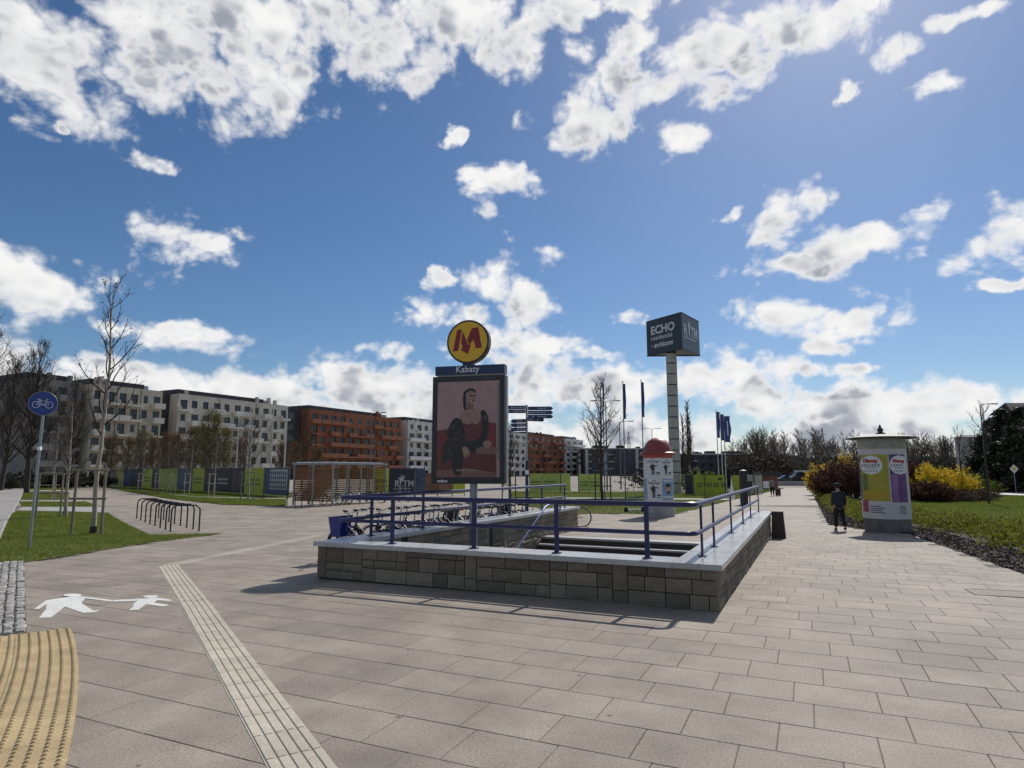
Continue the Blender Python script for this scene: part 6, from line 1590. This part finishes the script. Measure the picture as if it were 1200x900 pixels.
def conifer(loc, h, w, seed, label, group):
    rg = np.random.default_rng(seed); root = tag(empty('conifer', loc), label, 'tree', group)
    b = MB(); b.tube([(0, 0, 0), (0, 0, h * .95)], [.22, .03], 8); obj('trunk', b, M_bark_d, root, True)
    Cs = []
    for k in range(70):
        t = rg.uniform(.12, 1); L = w * (1 - t) ** .75 * rg.uniform(.6, 1.15) + .25; a = rg.uniform(0, 6.28); m = int(150 * (L / w) + 30); u = rg.uniform(.1, 1, m) ** .7; z = h * t - u * L * .22 + rg.normal(0, .16, m)
        Cs.append(np.stack([np.cos(a) * u * L + rg.normal(0, .22, m), np.sin(a) * u * L + rg.normal(0, .22, m), z], 1))
    C = np.concatenate(Cs); V, F = leaf_np(C, .20, rg, .2, 1.1); obj('crown', mesh_np('crown', V, F), M_needle, root)
for i, (px, Y, h, w, lab) in enumerate(((1167, 78, 8.0, 3.4, 'dark conifer in front of the tall white house'), (1182, 72, 8.9, 3.6, 'tallest dark conifer below the steep dark roof'), (1203, 70, 9.0, 3.2, 'broad dark conifer next to the steep-roofed house'), (1156, 82, 5.6, 3.0, 'smaller dark conifer near the pale flat-roofed house'), (1194, 64, 6.5, 2.6, 'dense dark conifer behind the diamond road sign'), (1225, 66, 9.5, 3.2, 'dark conifer standing beyond the pale path'), (1174, 66, 5.0, 2.6, 'low dark conifer behind the parked cars'), (1157, 72, 6.0, 3.0, 'rounded dark conifer left of the tall white house'), (1171, 75, 8.2, 3.4, 'dark conifer hiding the front of the tall white house'))):
    q = at(px, 560, Y); conifer((q.x, Y, -.28), h, w, 120 + i, lab, 'dark conifers by the white houses')
for i, (px, Y, s, lab) in enumerate(((1088, 110, .62, 'far bare tree behind the yellow bushes'), (1112, 120, .62, 'far bare tree beside the pale flat-roofed house'), (1062, 120, .66, 'far bare tree behind the pale poster column'), (1040, 130, .62, 'far bare tree left of the pale poster column roof'), (1140, 95, .50, 'slim bare tree in front of the pale flat-roofed house'))):
    q = at(px, 560, Y); tree('bare_tree', 'wood', (q.x, Y, -.28), R(60 * i), s, lab, 'far bare trees behind the shrubs')
def ground_cover():
    rg = np.random.default_rng(140)
    poly = [gp(958, 583), gp(973, 596), gp(1002, 613), gp(1080, 617.5), gp(1140, 634), gp(1200, 652), gp(1300, 690), gp(1340, 672), gp(1200, 630), gp(1120, 612), gp(1075, 606), gp(1004, 595), gp(965, 582)]
    x, y = poly_points(poly, 38000, rg); n = len(x)
    # the plants stand in many low clumps
    k = 420; cx, cy = poly_points(poly, k, rg); cr = rg.uniform(.28, .55, k); ch = rg.uniform(.26, .58, k); pick = rg.integers(0, k, n)
    th = rg.uniform(0, 2 * PI, n); rr = np.sqrt(rg.uniform(0, 1, n)); x = cx[pick] + np.cos(th) * rr * cr[pick]; y = cy[pick] + np.sin(th) * rr * cr[pick]
    C = np.stack([x, y, gnp(y) + .02 + ch[pick] * np.sqrt(np.maximum(0, 1 - rr ** 2)) * rg.uniform(.55, 1.05, n)], 1)
    V, F = leaf_np(C, .048, rg); o = obj('ground_cover', mesh_np('ground_cover', V, F), mat('leaf_cover', (.13, .145, .018), .85, col2=(.25, .25, .045), scale=1.6, island=.45, trans=.3)); tag(o, 'low leafy evergreen ground cover along the bark mulch', 'ground cover', kind='stuff')
ground_cover()

# ------------------------------------------------------------------ poles, flags, lamps, cars
M_flag = mat('flag_navy', (.05, .08, .26), .7, scale=3, var=.2); M_pole_w = mat('pole_white', (.52, .50, .45), .5, scale=10, var=.05); M_pole_g = mat('pole_grey', (.13, .14, .16), .5, metal=.4)
def pole(px, top, Y, r, m, label, group, name='pole', flag=None):
    p = at(px, 560, Y); h = at(px, top, Y).z - g(Y); root = tag(empty(name, (p.x, Y, g(Y))), label, 'pole' if name != 'flagpole' else 'flagpole', group)
    b = MB(); b.tube([(0, 0, -.1), (0, 0, h)], [r, r * .65], 8); obj('shaft', b, m, root, True)
    c = MB(); c.lathe([(r * .8, h), (r * 1.2, h + .04), (0, h + .1)], 8); obj('cap', c, m, root)
    if flag:
        w, fh, off = flag; q = MB(); n, mm = 6, 14; vs = []
        for j in range(mm + 1):
            for i in range(n + 1): vs.append((.03 + w * i / n * (1 - .12 * math.sin(j * .6)), .07 * math.sin(i * 1.5 + j * .5) * i / n, h - .12 - off - fh * j / mm))
        q.add(vs, [(j * (n + 1) + i, j * (n + 1) + i + 1, (j + 1) * (n + 1) + i + 1, (j + 1) * (n + 1) + i) for j in range(mm) for i in range(n)]); f = obj('flag', q, M_flag, root, True)
        if w > .35: t = MB(); t.b2((w * .45, -.10, h - fh * .8), (w * .62, -.09, h - fh * .25)); obj('flag_print', t, M_white, f)
for i, px in enumerate((276, 288.5, 301, 316.5, 332.5)):
    pole(px, (484, 487, 480, 476, 473)[i] if False else (489, 482, 481, 478, 478)[i], 62 - i * 1.5, .085, M_pole_w, 'tall plain cream pole behind the hoarding, %s from the cycle shelter end' % ORD[4 - i], 'cream poles behind the hoarding')
for px, top, lab in ((708.5, 449, 'flagpole beside the bare staked tree'), (732.5, 448, 'flagpole with furled narrow flag left of the red-domed column'), (754.5, 446, 'flagpole with furled narrow flag rising behind the red-domed column')):
    pole(px, top, 45, .045, M_pole_g, lab, 'tall flagpoles', 'flagpole', (.16, 2.5, 0) if px > 720 else (.06, 1.5, 0))
for px, top, w, lab in ((842.5, 481, .26, 'flagpole with thin furled blue flag'), (847, 484, .30, 'flagpole with half-furled blue flag in the middle of three'), (851, 486, .55, 'flagpole with open blue flag and white print')):
    pole(px, top, 56, .05, M_pole_w, lab, 'flagpoles by the phone-number banner', 'flagpole', (w, 2.3, 0))
def lamp(px, top, Y, label, arms=1, group='street lamps'):
    p = at(px, 560, Y); h = at(px, top, Y).z - g(Y); root = tag(empty('street_lamp', (p.x, Y, g(Y))), label, 'street lamp', group)
    b = MB(); b.tube([(0, 0, 0), (0, 0, h)], [.09, .05], 8); obj('pole', b, M_pole_g, root, True)
    for s in ((1, -1) if arms == 2 else (1,)):
        a = MB(); a.tube([(0, 0, h), (s * .5, 0, h + .12), (s * 1.1, 0, h + .15)], .03, 6); o = obj('arm', a, M_pole_g, root, True)
        l = MB(); l.box((s * 1.35, 0, h + .14), (.6, .22, .09)); obj('lamp_head', l, M_pole_g, root)
for px, top, Y, arms, lab in ((711.5, 471, 70, 2, 'street lamp with two heads behind the bare staked tree'), (727.5, 495, 75, 1, 'single street lamp left of the flagpole'), (765.5, 503, 110, 2, 'far double lamp above the red dome'), (433, 485, 70, 1, 'street lamp in front of the orange apartment house'), (497, 541, 70, 1, 'low street lamp beside the poster pylon'), (950, 516, 95, 2, 'double street lamp before the distant wood'), (1157, 475, 60, 1, 'tall lamp beside the thin lawn tree')):
    lamp(px, top, Y, lab, arms)
def lattice(px, top, Y, label):
    p = at(px, 560, Y); h = at(px, top, Y).z; root = tag(empty('lattice_mast', (p.x, Y, -.3)), label, 'mast', 'far lattice masts'); b = MB(); w = h * .07
    for sx, sy in ((-1, -1), (1, -1), (1, 1), (-1, 1)): b.tube([(sx * w, sy * w, 0), (sx * w * .1, sy * w * .1, h)], .12, 4)
    for k in range(9):
        z0, z1 = h * k / 9, h * (k + 1) / 9; w0, w1 = w * (1 - .9 * k / 9), w * (1 - .9 * (k + 1) / 9)
        b.tube([(-w0, -w0, z0), (w1, -w1, z1)], .09, 4); b.tube([(w0, -w0, z0), (-w1, -w1, z1)], .09, 4); b.tube([(-w0, w0, z0), (w1, w1, z1)], .09, 4)
    obj('mast_frame', b, mat('mast_grey', (.20, .21, .23), .6), root)
    for zf in (.72, .86): c = MB(); c.tube([(-w * 1.3, 0, h * zf), (w * 1.3, 0, h * zf)], .14, 4); obj('cross_arm', c, MATS['mast_grey'], root)
lattice(967, 501, 420, 'far lattice power mast above the distant wood'); lattice(738, 505, 430, 'far lattice mast behind the low charcoal house')
# dark information pillar and small banner by the far end of the railing
p = at(871, 560, 40); root = tag(empty('information_pillar', (p.x, 40, g(40))), 'black information pillar with a small side box behind the railing', 'pillar')
b = MB(); b.b2((-.22, -.12, 0), (.20, .12, 2.05)); obj('pillar_body', b, M_black, root); b = MB(); b.lathe([(.23, 2.05), (.21, 2.10), (0, 2.14)], 16); obj('pillar_cap', b, M_steel, root); b = MB(); b.b2((.22, -.1, .95), (.52, .1, 1.45)); obj('side_box', b, M_black, root)
p = at(856.5, 560, 47); root = tag(empty('beach_flag', (p.x, 47, g(47))), 'small white feather flag standing before the banners', 'flag')
b = MB(); b.tube([(0, 0, 0), (0, 0, 1.7)], .02, 6); obj('mast', b, M_steel, root); flat('cloth', [(-.35, .1), (.25, .1), (.12, .9), (.02, 1.7), (-.05, 1.0)], M_white, root, 0, upright((0, -.02, 0)))
# kiosk and white board at the far end
p = at(902, 560, 74); root = tag(empty('kiosk', (p.x, 74, g(74))), 'small dark kiosk with terracotta front at the far end of the square', 'kiosk')
b = MB(); b.b2((-.9, 0, 0), (.9, 1.6, 1.6)); obj('body', b, mat('kiosk_terracotta', (.20, .08, .05), .7), root); b = MB(); b.b2((-1.1, -.3, 1.6), (1.1, 1.9, 2.05)); obj('roof', b, M_black, root)
p = at(897.5, 560, 66); root = tag(empty('notice_board', (p.x, 66, g(66))), 'white notice board on short legs left of the kiosk', 'board'); b = MB(); b.b2((-.3, -.02, .35), (.3, .02, 1.05)); obj('board', b, M_white, root)
for s in (-.25, .25): b = MB(); b.b2((s - .02, -.02, 0), (s + .02, .02, .35)); obj('leg', b, M_steel, root)
for i, px in enumerate((960.5, 964.5, 968.5, 974, 979)):
    p = at(px, 560, 72); root = tag(empty('feather_banner', (p.x, 72, -.27)), 'slim white feather banner behind the red shrubs, %s from the path' % ORD[i], 'banner', 'white feather banners'); h = 2.4 + .25 * (i % 2)
    b = MB(); b.tube([(0, 0, 0), (0, 0, h)], .02, 5); obj('mast', b, M_pole_w, root); flat('cloth', [(0, h * .45), (.30, h * .42), (.26, h * .8), (.05, h)], M_white, root, 0, upright((0, -.01, 0), R(20 * i)))
def sign_diamond():
    p = at(1189, 560, 62); root = tag(empty('priority_sign', (p.x, 62, -.27)), 'yellow and white diamond road sign by the parked cars', 'road sign'); z = at(1189, 549.5, 62).z + .27
    b = MB(); b.tube([(0, 0, 0), (0, 0, z + .2)], .03, 6); obj('pole', b, M_steel, root)
    flat('diamond', [(-.42, 0), (0, -.42), (.42, 0), (0, .42)], M_white, root, 0, upright((0, -.05, z))); flat('diamond_centre', [(-.27, 0), (0, -.27), (.27, 0), (0, .27)], mat('sign_yellow', (.65, .48, .10), .5), root, 0, upright((0, -.055, z)))
sign_diamond()
def car_proto(colr):
    d = {}
    prof = [(-2.1, .35), (-2.12, .75), (-1.95, .92), (-1.45, .98), (-.85, 1.42), (.55, 1.45), (1.25, 1.0), (2.0, .85), (2.12, .6), (2.1, .35)]
    b = MB(); b.prism(prof, -.82, .82, Matrix.Rotation(R(90), 3, 'X')); d['body'] = b.mesh('body')
    w = MB()
    for s in (-.828, .828): w.prism([(-1.2, 1.0), (-.8, 1.36), (.5, 1.38), (1.05, 1.0)], s - .004, s + .004, Matrix.Rotation(R(90), 3, 'X'))
    d['side_window'] = w.mesh('side_window')
    f = MB(); f.add([(1.19, -.7, 1.05), (1.19, .7, 1.05), (.60, .62, 1.425), (.60, -.62, 1.425)], [(0, 1, 2, 3)]); f.v = [(x + .02, y, z + .012) for x, y, z in f.v]; d['windscreen'] = f.mesh('windscreen')
    t = MB(); t.tube([(0, -.1, 0), (0, .1, 0)], .31, 16); d['tyre'] = t.mesh('wheel', True)
    h = MB(); h.tube([(0, -.105, 0), (0, .105, 0)], .18, 12); d['hub'] = h.mesh('rim', True)
    l = MB(); l.box((0, 0, 0), (.06, .3, .14)); d['light'] = l.mesh('headlight')
    return d
CP = car_proto(None)
def car(loc, rz, m, label, group):
    root = tag(empty('parked_car', loc, rz), label, 'car', group)
    def pt(nm, key, mm, par, loc=(0, 0, 0)):
        me = BCACHE.setdefault(('car', key, mm.name), None)
        if me is None: me = CP[key].copy(); me.materials.clear(); me.materials.append(mm); BCACHE[('car', key, mm.name)] = me
        o = obj(nm, me, None, par); o.location = loc; return o
    pt('body', 'body', m, root); pt('side_window', 'side_window', M_glass, root); pt('windscreen', 'windscreen', M_glass, root)
    for x in (-1.3, 1.3):
        for y in (-.78, .78): w = pt('wheel', 'tyre', M_tyre, root, (x, y, .31)); pt('rim', 'hub', M_rim, w)
    for y in (-.55, .55): pt('headlight', 'light', M_rim, root, (2.1, y, .66))
cols = [('white', (.6, .6, .6)), ('silver', (.35, .36, .37)), ('black', (.02, .02, .022)), ('blue', (.03, .05, .12)), ('grey', (.12, .12, .13)), ('dark red', (.14, .02, .02))]
CM = {n: mat('paint_' + n.replace(' ', '_'), c, .25, scale=5, var=.05, coat=.6) for n, c in cols}
spots = [(1146, 100, 'white', 5), (1153, 98, 'grey', 2), (1163, 97, 'silver', -4), (1170, 95, 'white', 3), (1178, 94, 'black', 0), (1186, 93, 'silver', 4), (1195, 92, 'white', -3), (1204, 91, 'blue', 0)]
for i, (px, Y, c, r) in enumerate(spots):
    q = at(px, 560, Y); car((q.x, Y, -.27), R(r + 8), CM[c], '%s car parked under the conifers, %s from the pale flat-roofed house' % (c, ORD[i]), 'cars parked under the conifers')
for px, Y, c, lab in ((923, 112, 'grey', 'grey car parked at the far road before the wood'), (931, 118, 'silver', 'silver car on the far road beside the white-roofed van'), (911, 116, 'black', 'black car on the far road behind the kiosk'), (893, 120, 'blue', 'blue car on the far road below the low charcoal house'), (880, 122, 'white', 'white car on the far road left of the kiosk')):
    q = at(px, 560, Y); car((q.x, Y, -.26), R(178), CM[c], lab, 'cars on the far road')
def van():
    q = at(944, 560, 108); root = tag(empty('delivery_van', (q.x, 108, -.26), R(175)), 'dark van with a white roof on the far road', 'van')
    b = MB(); b.prism([(-2.4, .4), (-2.4, 2.0), (1.5, 2.0), (2.1, 1.3), (2.5, 1.1), (2.5, .4)], -.95, .95, Matrix.Rotation(R(90), 3, 'X')); obj('body', b, mat('van_dark', (.03, .03, .032), .4), root)
    b = MB(); b.b2((-2.42, -.97, 2.0), (1.5, .97, 2.28)); obj('roof', b, CM['white'], root)
    b = MB(); b.b2((.2, -.965, 1.25), (1.5, .965, 1.8)); obj('side_window', b, M_glass, root)
    for x in (-1.5, 1.6):
        for y in (-.85, .85): t = MB(); t.tube([(x, y - .1, .36), (x, y + .1, .36)], .36, 14); obj('wheel', t, M_tyre, root, True)
van()
w = MB(); a0, a1 = at(905, 560, 96), at(944, 560, 96); w.b2((a0.x, 96, -.3), (a1.x, 96.4, .35)); tag(obj('low_wall', w, M_concrete), 'low grey concrete wall between the path end and the road', 'wall')
